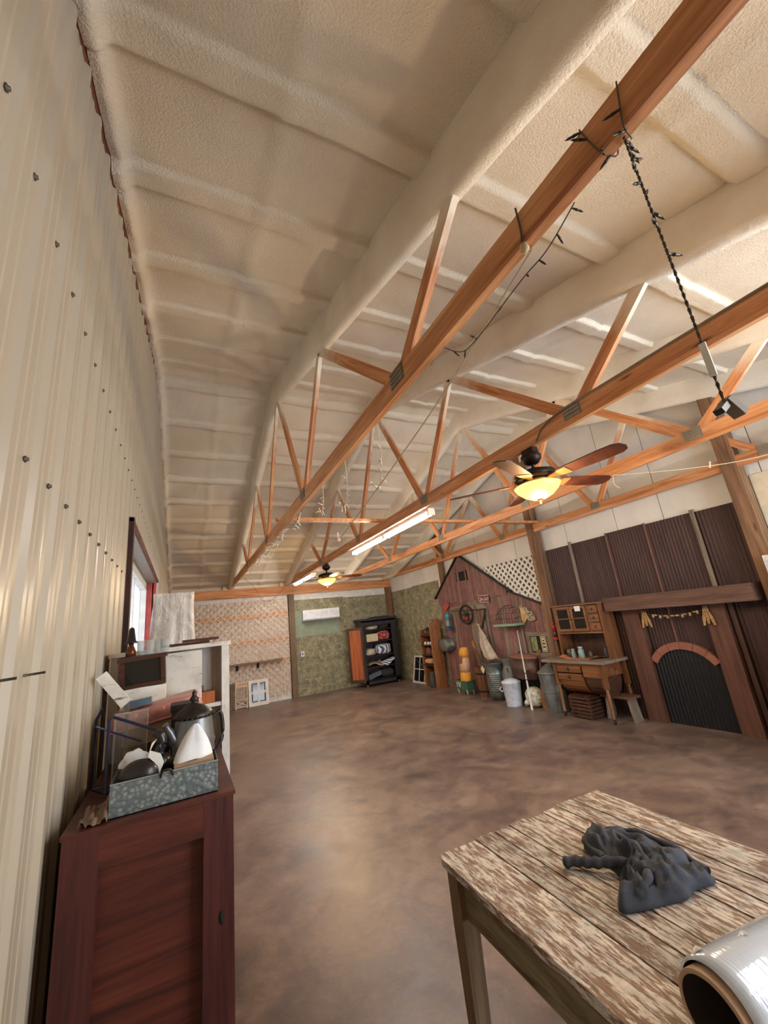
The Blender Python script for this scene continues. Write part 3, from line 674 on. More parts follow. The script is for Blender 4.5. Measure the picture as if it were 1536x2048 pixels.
d = MB(); d.box((0.0, 0.0, 0.14), (0.06, 0.03, 1.62)); d.box((L_-0.06, 0, 0.14), (L_, 0.03, 1.62)); d.box((0.06, 0, 0.14), (L_-0.06, 0.03, 0.22)); d.box((0.06, 0, 1.55), (L_-0.06, 0.03, 1.62)); d.xf(M_); dr = d.build('door', 'walnut_z', t)
d = MB(); d.box((0.06, 0.008, 0.22), (L_-0.06, 0.022, 1.55)); d.xf(M_); d.build('door_panel', 'orange_wood', dr)
def item(name, label, cat, m, mat, group=None): return tag(m.build(name, mat), label, cat, group)
m = MB(); m.blob((5.33, 11.2, 1.575), (0.36, 0.24, 0.11), amp=0.5, fr=2.5, seed=1); item('linen_bundle', 'crumpled pale linen on the top shelf of the armoire', 'cloth', m, 'linen')
m = MB(); m.blob((5.70, 11.2, 1.60), (0.30, 0.26, 0.16), amp=0.3, seed=2); item('folded_coat', 'dark folded garment on the top shelf of the armoire', 'clothing', m, 'dark_cloth')
m = MB(); m.box((5.10, 11.06, 1.192), (5.46, 11.36, 1.38)); b_ = item('storage_box', 'cream cardboard box on the second shelf of the armoire', 'box', m, 'cream_box'); m = MB(); m.box((5.095, 11.055, 1.38), (5.465, 11.365, 1.40)); m.build('lid', 'cream_box', b_)
m = MB(); m.blob((5.68, 11.22, 1.325), (0.40, 0.30, 0.26), e=0.55, amp=0.12, seed=3); item('cushion', 'red and white patterned cushion in the armoire', 'cushion', m, 'red_pattern')
m = MB(); m.blob((5.21, 11.18, 0.90), (0.30, 0.26, 0.19), amp=0.5, fr=3, seed=4); item('linen_pile', 'heap of cream linens on the armoire shelf beside the striped quilt', 'cloth', m, 'linen')
m = MB(); m.blob((5.62, 11.16, 0.945), (0.46, 0.36, 0.28), e=0.5, amp=0.15, seed=5); item('striped_quilt', 'folded blue and white striped quilt bulging from the armoire', 'quilt', m, 'blue_stripe')
m = MB(); m.sheet(lambda u, v: (5.10+0.45*u, 11.05+0.25*v, 0.51+0.16*u*u*v+0.05*math.sin(u*5)+0.05), 12, 6); item('cream_wrap', 'curled cream cloth on the fourth armoire shelf', 'cloth', m, 'canvas').modifiers.new('thickness', 'SOLIDIFY').thickness = 0.02
m = MB(); m.sheet(lambda u, v: (5.48+0.42*u, 10.94+0.18*v+0.012*math.sin(u*14), 0.60+0.10*u-0.28*max(0, 0.5-v)*(1-abs(u-0.4)*1.4)), 16, 8); o = item('striped_cloth', 'blue and white striped cloth hanging over the armoire shelf edge', 'cloth', m, 'blue_stripe'); o.modifiers.new('thickness', 'SOLIDIFY').thickness = 0.012
m = MB(); m.box((5.06, 11.03, 0.182), (5.46, 11.25, 0.30)); m.xf(Matrix.Translation((5.26, 11.1, 0.24)) @ Matrix.Rotation(R(-14), 4, 'Y') @ Matrix.Translation((-5.26, -11.1, -0.20))); item('shoe_box', 'tilted grey-blue box at the bottom of the armoire', 'box', m, 'grey_blue')
m = MB(); m.blob((5.68, 11.2, 0.29), (0.42, 0.34, 0.22), amp=0.2, seed=6); item('dark_blanket', 'dark green blanket at the bottom of the armoire', 'blanket', m, 'dark_cloth')

# ---------------------------------------------------------------- right wall: barn facade, lattice, rusty sheets, fireplace
t = thing('barn_facade', 'weathered red barn front of upright boards on the right wall', 'facade', (6.28, 7.0, 0))
def roof_z(y):
    if y > 7.71: return 3.03-(y-7.71)*(3.03-2.16)/(8.86-7.71)
    if y > 6.18: return 3.03-(7.71-y)*(3.03-2.0)/(7.71-6.18)
    return 2.0-(6.18-y)*(2.0-1.65)/(6.18-5.30)
def plankpoly(a, b, lo):
    poly = [(a, lo), (b, lo), (b, roof_z(b))]
    if a < 7.71 < b: poly.append((7.71, 3.03))
    poly.append((a, roof_z(a))); return poly
y = 6.32
random.seed(3)
while y < 8.80:                                  # gable boards
    w = 0.075+0.03*random.random(); y2 = min(y+w, 8.84)
    for lo, hi in ([(1.95+0.02*random.random(), None)] if not (7.53 < y2 and y < 7.85) else [(1.95, 2.43), (2.66, None)]):
        m = MB(); xo = 6.238+0.006*random.random()
        if hi is None: m.prism(plankpoly(y, y2-0.004, lo), xo, 6.275, 'X')
        else: m.prism([(y, lo), (y2-0.004, lo), (y2-0.004, hi), (y, hi)], xo, 6.275, 'X')
        m.build('gable_board', 'barn_red', t)
    y = y2
y = 6.32
while y < 8.74:                                  # boards of the lower storey
    w = 0.085+0.05*random.random(); y2 = min(y+w, 8.76); xo = 6.258+0.006*random.random()
    grey = random.random() < 0.14
    m = MB(); m.box((xo, y, 0.0), (6.296, y2-0.004, 1.96)); m.build('wall_board', 'grey_wood' if grey else 'barn_red', t); y = y2
y = 5.34
while y < 6.31:                                  # lean-to boards
    w = 0.085+0.04*random.random(); y2 = min(y+w, 6.32); xo = 6.252+0.006*random.random()
    m = MB(); m.prism([(y, 0), (y2-0.004, 0), (y2-0.004, roof_z(min(y2, 6.18))), (y, roof_z(min(y, 6.18)))], xo, 6.296, 'X'); m.build('lean_to_board', 'barn_red', t); y = y2
for p0, p1 in (((6.235, 7.72, 3.05), (6.235, 8.93, 2.13)), ((6.235, 7.70, 3.05), (6.235, 6.16, 2.01)), ((6.235, 6.22, 2.02), (6.235, 5.345, 1.67))):
    m = MB(); m.bar(p0, p1, 0.09, 0.025, (1,0,0)); m.v = []; m.f = []; m.sm = []
    a, b = Vector(p0), Vector(p1); dd = (b-a).normalized(); q = Vector((0, -dd.z, dd.y))
    vs = [p+Vector((0.04*i, 0, 0))+q*(0.012*j) for p in (a, b) for i, j in ((-1,-1),(1,-1),(1,1),(-1,1))]
    m.add(vs, [(0,1,2,3),(7,6,5,4),(0,4,5,1),(1,5,6,2),(2,6,7,3),(3,7,4,0)]); m.build('roof_edge', 'iron', t)
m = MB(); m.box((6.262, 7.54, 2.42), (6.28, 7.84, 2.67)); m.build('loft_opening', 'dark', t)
for a, b in (((7.52, 2.40), (7.86, 2.43)), ((7.52, 2.65), (7.86, 2.68)), ((7.52, 2.43), (7.55, 2.65)), ((7.83, 2.43), (7.86, 2.65))): m = MB(); m.box((6.225, a[0], a[1]), (6.245, b[0], b[1])); m.build('loft_trim', 'barn_red', t)
for y0, y1, z0, z1 in ((8.20, 8.27, 0.0, 1.70), (7.12, 7.19, 0.0, 1.80), (6.98, 7.05, 0.9, 1.80), (6.05, 6.10, 0.2, 1.88)): m = MB(); m.box((6.236, y0, z0), (6.258, y1, z1)); m.build('batten', 'grey_wood', t)
m = MB(); m.box((6.234, 7.05, 1.72), (6.258, 8.35, 1.86)); m.build('door_header', 'grey_wood_y', t)
m = MB(); m.tube([(6.222, 8.30, 1.765), (6.222, 7.02, 1.735)], 0.010, 6); m.build('door_track', 'iron', t)

wlat = lattice('white_lattice', 'white diagonal lattice above the barn lean-to roof', 'YZ', 5.36, 6.92, 1.72, 2.62, 0.142, 0.042, 'lath_white', XR-0.040, clip=lambda a, b: b > roof_z(a)-0.02 and a > 5.40)
m = MB(); m.prism([(5.36, 1.75), (6.16, 2.06), (6.88, 2.55), (6.92, 2.62), (5.36, 2.62)], XR-0.012, XR-0.001, 'X'); m.build('backing_board', 'grey_wood', wlat)

t = thing('rusty_cladding', 'dark rusty corrugated metal sheets covering the fireplace wall', 'cladding', (6.28, 3.75, 0))
def corr(y0, y1, z0, z1, x, mat, pitch=0.044, amp=0.006, top=None):
    n = max(4, int((y1-y0)/pitch*6)); m = MB(); vs = []
    for i in range(n+1):
        yy = y0+(y1-y0)*i/n; xx = x-amp*math.sin(2*math.pi*yy/pitch)
        vs += [(xx, yy, z0), (xx, yy, top(yy) if top else z1)]
    m.add(vs, [(2*i, 2*i+1, 2*i+3, 2*i+2) for i in range(n)], True); return m
cs = [(5.16, 4.60, 2.635), (4.60, 3.93, 2.64), (3.93, 3.32, 2.665), (3.32, 2.69, 2.65), (2.69, 2.19, 2.645)]
for k, (b, a, z) in enumerate(cs): corr(a, b, 0.0, z, 6.283-(0.004 if k % 2 else 0), 'rusty_sheet').build('corrugated_sheet', 'rusty_sheet', t)
for y, w, mt in ((4.60, 0.045, 'grey_wood'), (2.69, 0.05, 'grey_wood')): m = MB(); m.box((6.245, y-w/2, 1.6), (6.266, y+w/2, 2.68)); m.build('cover_strip', mt, t)
for y in (3.93, 3.32): m = MB(); m.box((6.255, y-0.010, 1.0), (6.268, y+0.010, 2.67)); m.build('rust_edge_strip', 'rust_edge', t)

t = thing('fireplace', 'mock fireplace with wooden mantel, timber jambs, brick arch and black fireboard', 'fireplace', (6.2, 3.3, 0))
m = MB(); m.box((6.00, 2.24, 1.495), (6.262, 4.07, 1.69)); m.build('mantel', 'mantel_wood', t)
m = MB(); m.box((6.17, 3.69, 0), (6.262, 3.93, 1.495)); m.build('jamb', 'jamb_wood', t)
m = MB(); m.box((6.17, 2.64, 0), (6.262, 2.86, 1.495)); m.build('jamb', 'jamb_wood', t)
m = MB(); m.box((6.225, 2.57, 0), (6.262, 2.62, 1.495)); m.build('side_strip', 'walnut_z', t)
# arch: circle through the springs and the crown
ya, yb, zs, zc_ = 3.71, 2.86, 0.80, 1.035
half = (ya-yb)/2; rise = zc_-zs; rad = (half*half+rise*rise)/(2*rise); cy_, cz_ = (ya+yb)/2, zc_-rad
a_end = math.asin(half/rad)
for k in range(6):
    a0, a1 = -a_end+2*a_end*k/6+0.006, -a_end+2*a_end*(k+1)/6-0.006
    poly = [(cy_+rad*math.sin(a), cz_+rad*math.cos(a)) for a in (a0, (a0+a1)/2, a1)]+[(cy_+(rad-0.09)*math.sin(a), cz_+(rad-0.09)*math.cos(a)) for a in (a1, (a0+a1)/2, a0)]
    m = MB(); m.prism(poly, 6.20+0.004*(k % 2), 6.262, 'X'); m.build('brick', 'arch_brick', t)
corr(2.87, 3.68, 0.0, 1.0, 6.235, 'black_sheet', 0.045, 0.007, top=lambda yy: max(0.3, cz_+math.sqrt(max(0, (rad-0.05)**2-(yy-cy_)**2)))).build('fireboard', 'black_sheet', t)

t = thing('corn_garland', 'garland of dried corn and gourds strung below the mantel', 'garland', (6.16, 3.22, 1.38))
pts = [(6.15, 3.60-0.74*k/24, 1.43-0.055*math.sin(math.pi*k/24)) for k in range(25)]
m = MB(); m.tube(pts, 0.004, 5); m.build('string', 'wire_dark', t)
for k in (1, 4, 5, 7, 9, 10, 12, 14, 16, 17, 19, 21, 22):
    p = pts[k]; m = MB()
    if k % 3 == 1: m.blob((p[0]-0.004, p[1], p[2]-0.015), (0.028, 0.032, 0.05), 8, 6, 0.9)
    else: m.blob((p[0]-0.004, p[1], p[2]), (0.022, 0.055, 0.022), 8, 6, 0.9)
    m.build('dried_pod', 'husk', t)
def corn_bunch(y, label):
    t = thing('corn_bunch', label, 'dried corn', (6.15, y, 1.40), group='dried corn bunches on the fireplace')
    for k, dy in enumerate((-0.04, 0.0, 0.035)):
        m = MB(); b = (6.14-0.012*k, y+dy*0.4, 1.42); e = (6.135-0.012*k, y+dy*1.4, 1.24+0.02*(k % 2)); m.tube([b, tuple((b[i]+e[i])/2 for i in range(3)), e], [0.010, 0.021, 0.012], 8); m.build('corn_cob', 'corn', t)
        m = MB(); m.tube([(b[0], b[1], 1.47), b, ((b[0]+e[0])/2, (b[1]+e[1])/2+0.01, 1.36)], [0.003, 0.012, 0.002], 6); m.build('husk', 'husk', t)
corn_bunch(3.58, 'bunch of dried corn hanging at the hoosier cabinet side of the mantel')
corn_bunch(2.82, 'bunch of dried corn on the fireplace jamb farther from the cabinet')

# things hung on the barn
def txt(body, name, parent, size, loc, rot, mat, ext=0.001):
    c = bpy.data.curves.new(name, 'FONT'); c.body = body; c.size = size; c.extrude = ext; c.align_x = 'CENTER'; c.align_y = 'CENTER'
    tmp = bpy.data.objects.new('tmp', c); COL.objects.link(tmp); dg = bpy.context.evaluated_depsgraph_get(); dg.update()
    me = bpy.data.meshes.new_from_object(tmp.evaluated_get(dg)); me.materials.clear(); me.materials.append(MAT[mat])
    bpy.data.objects.remove(tmp); bpy.data.curves.remove(c)
    o = bpy.data.objects.new(name, me); COL.objects.link(o); o.parent = parent
    o.matrix_basis = base_matrix(parent).inverted() @ Matrix.Translation(loc) @ rot; return o
FACE_R = Matrix(((0,0,-1,0),(-1,0,0,0),(0,1,0,0),(0,0,0,1)))       # text facing -x, reading towards -y
t = thing('license_plate', 'dark red license plate with white characters on the barn boards', 'license plate', (6.225, 7.03, 1.95))
M_ = Matrix.Translation((6.226, 7.03, 1.95)) @ Matrix.Rotation(R(4), 4, 'X')
m = MB(); m.box((-0.004, -0.185, -0.085), (0.0, 0.185, 0.085)); m.xf(M_); m.build('plate', 'plate_face', t)
for z in (-0.076, 0.070): m = MB(); m.box((-0.006, -0.17, z), (-0.004, 0.17, z+0.010)); m.xf(M_); m.build('white_line', 'plate_white', t)
txt('CJA-547', 'characters', t, 0.105, (6.2195, 7.03, 1.943), Matrix.Rotation(R(4), 4, 'X') @ FACE_R, 'plate_white')
t = thing('red_sign', 'small red diamond-hung tin sign high on the barn corner', 'sign', (6.24, 8.49, 1.89))
m = MB(); m.prism([(8.67, 1.91), (8.42, 2.02), (8.33, 1.92), (8.55, 1.78)], 6.222, 6.228, 'X'); m.build('tin_plate', 'red_sign', t)
m = MB(); m.prism([(8.60, 1.905), (8.44, 1.975), (8.40, 1.93), (8.54, 1.84)], 6.2205, 6.222, 'X'); m.build('printed_panel', 'arch_brick', t)
def lantern(x, y, z, h, mat, mat2, label):
    t = thing('oil_lantern', label, 'lantern', (x, y, z)); s = h/0.40
    m = MB(); m.lathe([(0.0, 0), (0.085*s, 0), (0.09*s, 0.02*s), (0.085*s, 0.05*s), (0.05*s, 0.075*s), (0, 0.08*s)], (x, y, z), 16); m.build('fuel_tank', mat, t)
    m = MB(); m.lathe([(0.035*s, 0.075*s), (0.058*s, 0.12*s), (0.06*s, 0.17*s), (0.04*s, 0.23*s), (0.03*s, 0.24*s)], (x, y, z), 14); m.build('glass_globe', 'jar_teal' if mat2 != 'lantern_red' else 'jar_dark', t)
    m = MB(); m.lathe([(0.04*s, 0.235*s), (0.062*s, 0.25*s), (0.058*s, 0.29*s), (0.066*s, 0.30*s), (0.062*s, 0.36*s), (0.03*s, 0.39*s), (0, 0.395*s)], (x, y, z), 16); m.build('chimney_cap', mat2, t)
    for sg in (-1, 1): m = MB(); m.tube([(x, y+sg*0.07*s, z+0.06*s), (x, y+sg*0.082*s, z+0.18*s), (x, y+sg*0.06*s, z+0.31*s)], 0.007*s, 6); m.build('side_tube', mat, t)
    m = MB(); m.tube(bez([(x, y-0.07*s, z+0.27*s), (x+0.02, y-0.05*s, z+0.40*s), (x+0.04, y, z+0.46*s), (x+0.02, y+0.05*s, z+0.40*s), (x, y+0.07*s, z+0.27*s)], 4), 0.003, 5); m.build('bail', mat, t)
lantern(6.13, 8.36, 1.34, 0.40, 'lantern_blue', 'lantern_teal', 'blue and teal oil lantern hanging on the barn boards')
lantern(6.03, 5.10, 1.10, 0.25, 'lantern_red', 'lantern_red', 'red oil lantern hanging between the barn and the hoosier cabinet')
t = thing('iron_wheel', 'old dark iron spoked wheel hung on the barn boards', 'wheel', (6.22, 7.72, 1.66))
rp = [(6.215, 7.72+0.235*math.cos(a), 1.66+0.20*math.sin(a)) for a in [2*math.pi*k/36 for k in range(37)]]
m = MB(); m.tube(rp, 0.022, 8, False); m.build('rim', 'iron', t)
for a in range(0, 360, 60): m = MB(); m.tube([(6.215, 7.72, 1.66), (6.215, 7.72+0.225*math.cos(R(a)), 1.66+0.19*math.sin(R(a)))], 0.007, 5); m.build('spoke', 'iron', t)
m = MB(); m.lathe([(0, -0.02), (0.04, -0.02), (0.04, 0.02), (0, 0.03)], (6.215, 7.72, 1.66), 12, axis='X'); m.build('hub', 'iron', t)
m = MB(); m.lathe([(0, -0.012), (0.045, -0.008), (0.045, 0.008), (0, 0.012)], (6.20, 7.72, 1.56), 10, axis='X'); m.build('red_reflector', 'lantern_red', t)
t = thing('scythe', 'long-handled scythe with dark blade leaning against the barn', 'scythe', (6.2, 7.2, 1.3))
m = MB(); m.tube(bez([(6.20, 7.36, 1.84), (6.19, 7.30, 1.55), (6.17, 7.20, 1.25), (6.12, 7.02, 0.85)], 5), 0.016, 8); m.build('snath', 'bench_wood', t)
m = MB(); m.prism([(7.04, 1.76), (7.00, 1.74), (7.06, 1.58), (7.22, 1.32), (7.25, 1.34), (7.12, 1.58)], 6.205, 6.213, 'X'); m.build('blade', 'iron', t)
m = MB(); m.tube([(6.19, 7.40, 1.70), (6.13, 7.40, 1.70)], 0.014, 8); m.build('grip', 'bench_wood', t)
t = thing('wire_basket', 'half-round wire hay basket with pale green tray on the barn', 'basket', (6.1, 6.27, 1.38))
for k in range(9):
    yy = 5.98+0.58*k/8; h = 0.36*math.sqrt(max(0.02, 1-((yy-6.27)/0.31)**2)); m = MB(); m.tube(bez([(6.02, yy, 1.40), (6.02, yy, 1.40+h*0.6), (6.10, yy, 1.40+h*0.95), (6.22, yy, 1.40+h)], 4), 0.0035, 5); m.build('wire', 'iron', t)
for zz, sc_ in ((1.50, 0.95), (1.60, 0.82), (1.70, 0.5)): m = MB(); m.tube([(6.22, 6.27-0.3*sc_, zz), (6.03, 6.27-0.27*sc_, zz), (6.02, 6.27, zz), (6.03, 6.27+0.27*sc_, zz), (6.22, 6.27+0.3*sc_, zz)], 0.0035, 5); m.build('wire', 'iron', t)
m = MB(); m.box((6.00, 5.95, 1.365), (6.225, 6.59, 1.405)); m.build('tray', 'pale_green', t)
t = thing('wire_dome', 'thin wire screen dome hanging beside the green-trayed basket', 'screen', (6.2, 6.85, 1.35))
for zz, rr in ((1.36, 0.20), (1.48, 0.19), (1.60, 0.16)):
    m = MB(); m.tube([(6.21-0.5*rr*math.sin(a), 6.84+rr*math.cos(a), zz) for a in [math.pi*k/14 for k in range(15)]], 0.004, 5); m.build('hoop', 'tin_dull', t)
for a in (20, 55, 90, 125, 160): m = MB(); m.tube([(6.21-0.10*math.sin(R(a)), 6.84+0.20*math.cos(R(a)), 1.36), (6.21-0.08*math.sin(R(a)), 6.84+0.16*math.cos(R(a)), 1.60)], 0.0025, 4); m.build('wire', 'tin_dull', t)
t = thing('horse_head_plaque', 'flat cut-out horse head plaque with spotted mane on the barn', 'plaque', (6.24, 5.85, 1.55))
m = MB(); m.prism([(6.02, 1.74), (5.99, 1.66), (5.955, 1.745), (5.94, 1.67), (5.89, 1.66), (5.85, 1.52), (5.90, 1.44), (5.94, 1.40), (6.00, 1.42), (6.03, 1.50), (6.01, 1.62)], 6.222, 6.244, 'X'); m.build('face', 'horse_cloth', t)
m = MB(); m.prism([(5.94, 1.69), (5.80, 1.67), (5.72, 1.60), (5.66, 1.44), (5.82, 1.41), (5.88, 1.50), (5.86, 1.60)], 6.216, 6.240, 'X'); m.build('mane', 'horse_mane', t)
t = thing('grey_washtub', 'grey tin washtub hung bottom-out on the barn corner', 'washtub', (6.18, 8.62, 1.0))
m = MB(); m.lathe([(0.0, -0.10), (0.17, -0.10), (0.185, -0.08), (0.205, 0.07), (0.215, 0.075)], (6.165, 8.62, 0.99), 24, 1.15, 0.80, axis='X'); m.build('bowl', 'tin_dull', t)
m = MB(); m.tube(bez([(6.20, 8.70, 1.13), (6.18, 8.66, 1.19), (6.18, 8.58, 1.19), (6.20, 8.54, 1.13)], 4), 0.007, 6); m.build('handle', 'iron', t)
t = thing('framed_window', 'grey weathered window frame with printed panels behind the copper boiler', 'frame', (6.23, 5.7, 0.78))
for a, b in (((5.41, 0.79), (5.97, 0.86)), ((5.41, 1.15), (5.97, 1.22))): m = MB(); m.box((6.205, a[0], a[1]), (6.245, b[0], b[1])); m.build('rail', 'grey_wood_y', t)
for a, b in (((5.41, 0.86), (5.48, 1.15)), ((5.89, 0.86), (5.97, 1.15))): m = MB(); m.box((6.205, a[0], a[1]), (6.245, b[0], b[1])); m.build('stile', 'grey_wood', t)
m = MB(); m.box((6.15, 5.38, 0.74), (6.245, 6.0, 0.79)); m.build('ledge', 'grey_wood_y', t)
m = MB(); m.box((6.232, 5.48, 0.86), (6.245, 5.89, 1.15)); m.build('backing', 'dark', t)
plain('leaf_print', srgb(150,158,104), 0.8, c2=srgb(92,104,66), scale=20)
m = MB(); m.box((6.226, 5.74, 0.88), (6.231, 5.88, 1.14)); m.build('leaf_print_panel', 'leaf_print', t)
m = MB(); m.box((6.222, 5.52, 0.87), (6.231, 5.65, 1.14)); q = m.build('label_panel', 'cream_box', t)
for a, b in (((5.535, 0.885), (5.545, 1.125)), ((5.625, 0.885), (5.635, 1.125)), ((5.545, 1.115), (5.625, 1.125)), ((5.545, 0.885), (5.625, 0.895)), ((5.56, 0.94), (5.61, 0.97)), ((5.56, 1.0), (5.61, 1.03)), ((5.57, 1.05), (5.60, 1.08))): m = MB(); m.box((6.220, a[0], a[1]), (6.222, b[0], b[1])); m.build('printed_line', 'walnut', q)

# rustic shelf with bric-a-brac beside the barn
t = thing('rustic_shelf', 'tall rustic pine shelf with a wide knotty side plank beside the barn', 'shelf', (6.07, 8.95, 0))
m = MB(); m.prism([(5.90, 0), (6.20, 0), (6.20, 1.60), (6.02, 1.60), (5.90, 1.44)], 8.86, 8.91, 'Y'); m.build('side_plank', 'pine', t)
m = MB(); m.prism([(5.95, 0), (6.22, 0), (6.22, 1.44), (5.95, 1.36)], 9.46, 9.50, 'Y'); m.build('side_plank', 'pine', t)
m = MB(); m.box((6.20, 8.91, 0.3), (6.225, 9.46, 1.42)); m.build('back_board', 'walnut_z', t)
for z in (1.26, 1.02, 0.78, 0.54): m = MB(); m.box((5.93, 8.91, z-0.025), (6.20, 9.46, z)); m.build('shelf_board', 'walnut', t)
m = MB(); m.box((5.91, 8.86, 1.60), (6.20, 9.02, 1.625)); m.build('top_plank', 'pine', t)
def small_jar(name, label, x, y, z, r, h, mat, group, lid=None):
    t = thing(name, label, name.split('_')[-1], (x, y, z), group=group)
    m = MB(); m.lathe([(0, 0), (r, 0), (r*1.03, h*0.1), (r, h*0.72), (r*0.72, h*0.86), (r*0.74, h), (0, h)], (x, y, z), 12); m.build('body', mat, t)
    if lid: m = MB(); m.lathe([(0, h), (r*0.8, h), (r*0.8, h*1.14), (0, h*1.15)], (x, y, z), 12); m.build('lid', lid, t)
G = 'trinkets on the rustic shelf'
for k, (yy, mt, r, h, lab) in enumerate(((9.06, 'jar_dark', 0.05, 0.12, 'dark little pot on the top board of the rustic shelf by its tall side'), (9.19, 'copper_old', 0.045, 0.10, 'copper coloured pot in the middle of the rustic shelf top board'), (9.32, 'jar_dark', 0.05, 0.13, 'tall dark pot at the far end of the rustic shelf top board'))): small_jar('trinket_pot', lab, 6.05, yy, 1.26, r, h, mt, G)
for k, (yy, lab) in enumerate(((9.05, 'white cup on the rustic shelf closest to the side plank'), (9.17, 'white cup in the middle of the rustic shelf row'), (9.31, 'white cup at the far end of the rustic shelf row'))): small_jar('white_cup', lab, 5.99, yy, 1.02, 0.036, 0.07, 'enamel', G)
small_jar('stone_crock', 'round olive crock on the third board of the rustic shelf', 6.06, 9.28, 0.78, 0.085, 0.17, 'sack_brown', G)
small_jar('tin_can', 'squat tin on the third board of the rustic shelf', 6.02, 9.06, 0.78, 0.06, 0.09, 'tin_dark', G)
m = MB(); m.blob((6.05, 9.25, 0.61), (0.22, 0.34, 0.13), amp=0.25, seed=8); item('rag_bundle', 'pinkish rag bundle on the lowest board of the rustic shelf', 'cloth', m, 'sack_tan')
small_jar('barn_jug', 'grey glass jug on the floor under the rustic shelf', 6.03, 9.22, 0.0, 0.10, 0.36, 'tin_dark', G)
small_jar('tin_pail', 'small dull tin pail on the floor under the rustic shelf', 6.05, 9.02, 0.0, 0.075, 0.24, 'tin_dull', G)
window_sash('window_sash', 'white six-pane sash leaning on the wallpaper beside the rustic shelf', 9.52, 10.42, 0.70, 2, 3, 'white_paint', R(-12), plane='YZ', off=6.09, fw=0.035, mw=0.022, glass='dark_glass')

# ---------------------------------------------------------------- things standing along the barn wall
t = thing('green_planter', 'green enamel trough on short pale legs with cream letters', 'trough', (5.88, 7.71, 0))
m = MB(); prof = [(7.93, 0.12), (7.49, 0.12), (7.47, 0.30), (7.95, 0.30)]
m.add([(5.79, 7.91, 0.11), (5.99, 7.91, 0.11), (5.99, 7.51, 0.11), (5.79, 7.51, 0.11), (5.77, 7.94, 0.295), (6.01, 7.94, 0.295), (6.01, 7.48, 0.295), (5.77, 7.48, 0.295), (5.785, 7.925, 0.295), (5.995, 7.925, 0.295), (5.995, 7.495, 0.295), (5.785, 7.495, 0.295), (5.80, 7.90, 0.15), (5.98, 7.90, 0.15), (5.98, 7.52, 0.15), (5.80, 7.52, 0.15)],
      [(0,1,2,3), (0,4,5,1), (1,5,6,2), (2,6,7,3), (3,7,4,0), (4,8,9,5), (5,9,10,6), (6,10,11,7), (7,11,8,4), (8,12,13,9), (9,13,14,10), (10,14,15,11), (11,15,12,8), (12,15,14,13)]); m.build('trough_body', 'green_enamel', t)
for x in (5.81, 5.97):
    for yy in (7.86, 7.56): m = MB(); m.lathe([(0.012, 0), (0.016, 0.05), (0.028, 0.125)], (x, yy, 0), 8); m.build('leg', 'pale_green', t)
for yy, w in ((7.84, 0.02),): m = MB(); m.box((5.766, yy-w/2, 0.16), (5.776, yy+w/2, 0.27)); m.build('letter', 'cream_letter', t)
for p0, p1 in (((5.770, 7.79, 0.27), (5.774, 7.755, 0.16)), ((5.774, 7.755, 0.16), (5.770, 7.72, 0.27))): m = MB(); m.bar(p0, p1, 0.012, 0.02); m.build('letter', 'cream_letter', t)
t = thing('feed_sack', 'yellow and tan feed sack standing in the green trough', 'sack', (5.90, 7.66, 0.15))
def sack_ring(z, sx, sy, dx=0, dy=0): return [(5.90+dx+sx*(1+0.28*noise.noise(Vector((math.cos(a)*1.5, math.sin(a)*1.5, z*7))))*math.copysign(abs(math.cos(a))**0.7, math.cos(a)), 7.66+dy+sy*(1+0.28*noise.noise(Vector((math.cos(a)*1.5, math.sin(a)*1.5, z*7))))*math.copysign(abs(math.sin(a))**0.7, math.sin(a)), z) for a in [2*math.pi*k/20 for k in range(20)]]
def loft(rings, caps=True):
    m = MB(); n = len(rings[0]); vs = [p for r in rings for p in r]; fs = [(j*n+i, j*n+(i+1) % n, (j+1)*n+(i+1) % n, (j+1)*n+i) for j in range(len(rings)-1) for i in range(n)]
    if caps: fs += [tuple(range(n-1, -1, -1)), tuple(range((len(rings)-1)*n, len(rings)*n))]
    m.add(vs, fs, True); return m
loft([sack_ring(0.155, 0.07, 0.12), sack_ring(0.30, 0.09, 0.13), sack_ring(0.46, 0.085, 0.12, 0, -0.01)]).build('lower_band', 'sack_yellow', t)
loft([sack_ring(0.46, 0.086, 0.121, 0, -0.01), sack_ring(0.58, 0.095, 0.13, 0.01, -0.02), sack_ring(0.76, 0.085, 0.115, 0.02, -0.02)]).build('middle_band', 'sack_tan', t)
loft([sack_ring(0.76, 0.086, 0.116, 0.02, -0.02), sack_ring(0.90, 0.08, 0.12, 0.03, -0.02), sack_ring(0.97, 0.04, 0.09, 0.04, -0.02)]).build('upper_band', 'sack_yellow', t)
m = MB(); m.blob((5.825, 7.67, 0.72), (0.03, 0.12, 0.16), 10, 8, 0.8, 0.1); m.build('printed_face', 'sack_brown', t)

t = thing('wooden_barrel', 'tall narrow wooden churn barrel holding wooden paddles', 'barrel', (6.02, 7.18, 0))
for k in range(14):
    a0, a1 = 2*math.pi*k/14+0.02, 2*math.pi*(k+1)/14-0.02
    q = lambda r, z: [(6.02+r*math.cos(a0), 7.18+r*math.sin(a0), z), (6.02+r*math.cos(a1), 7.18+r*math.sin(a1), z), (6.02+(r-0.02)*math.cos(a1), 7.18+(r-0.02)*math.sin(a1), z), (6.02+(r-0.02)*math.cos(a0), 7.18+(r-0.02)*math.sin(a0), z)]
    m = MB(); A, B = q(0.15, 0.0), q(0.175, 0.58); m.add(A+B, [(0,3,2,1), (4,5,6,7), (0,1,5,4), (1,2,6,5), (2,3,7,6), (3,0,4,7)]); m.build('stave', 'oak_z', t)
for z, r in ((0.12, 0.157), (0.46, 0.172)): m = MB(); m.lathe([(r, z-0.02), (r+0.003, z-0.02), (r+0.004, z+0.02), (r, z+0.02)], (6.02, 7.18, 0), 24); m.build('hoop', 'iron', t)
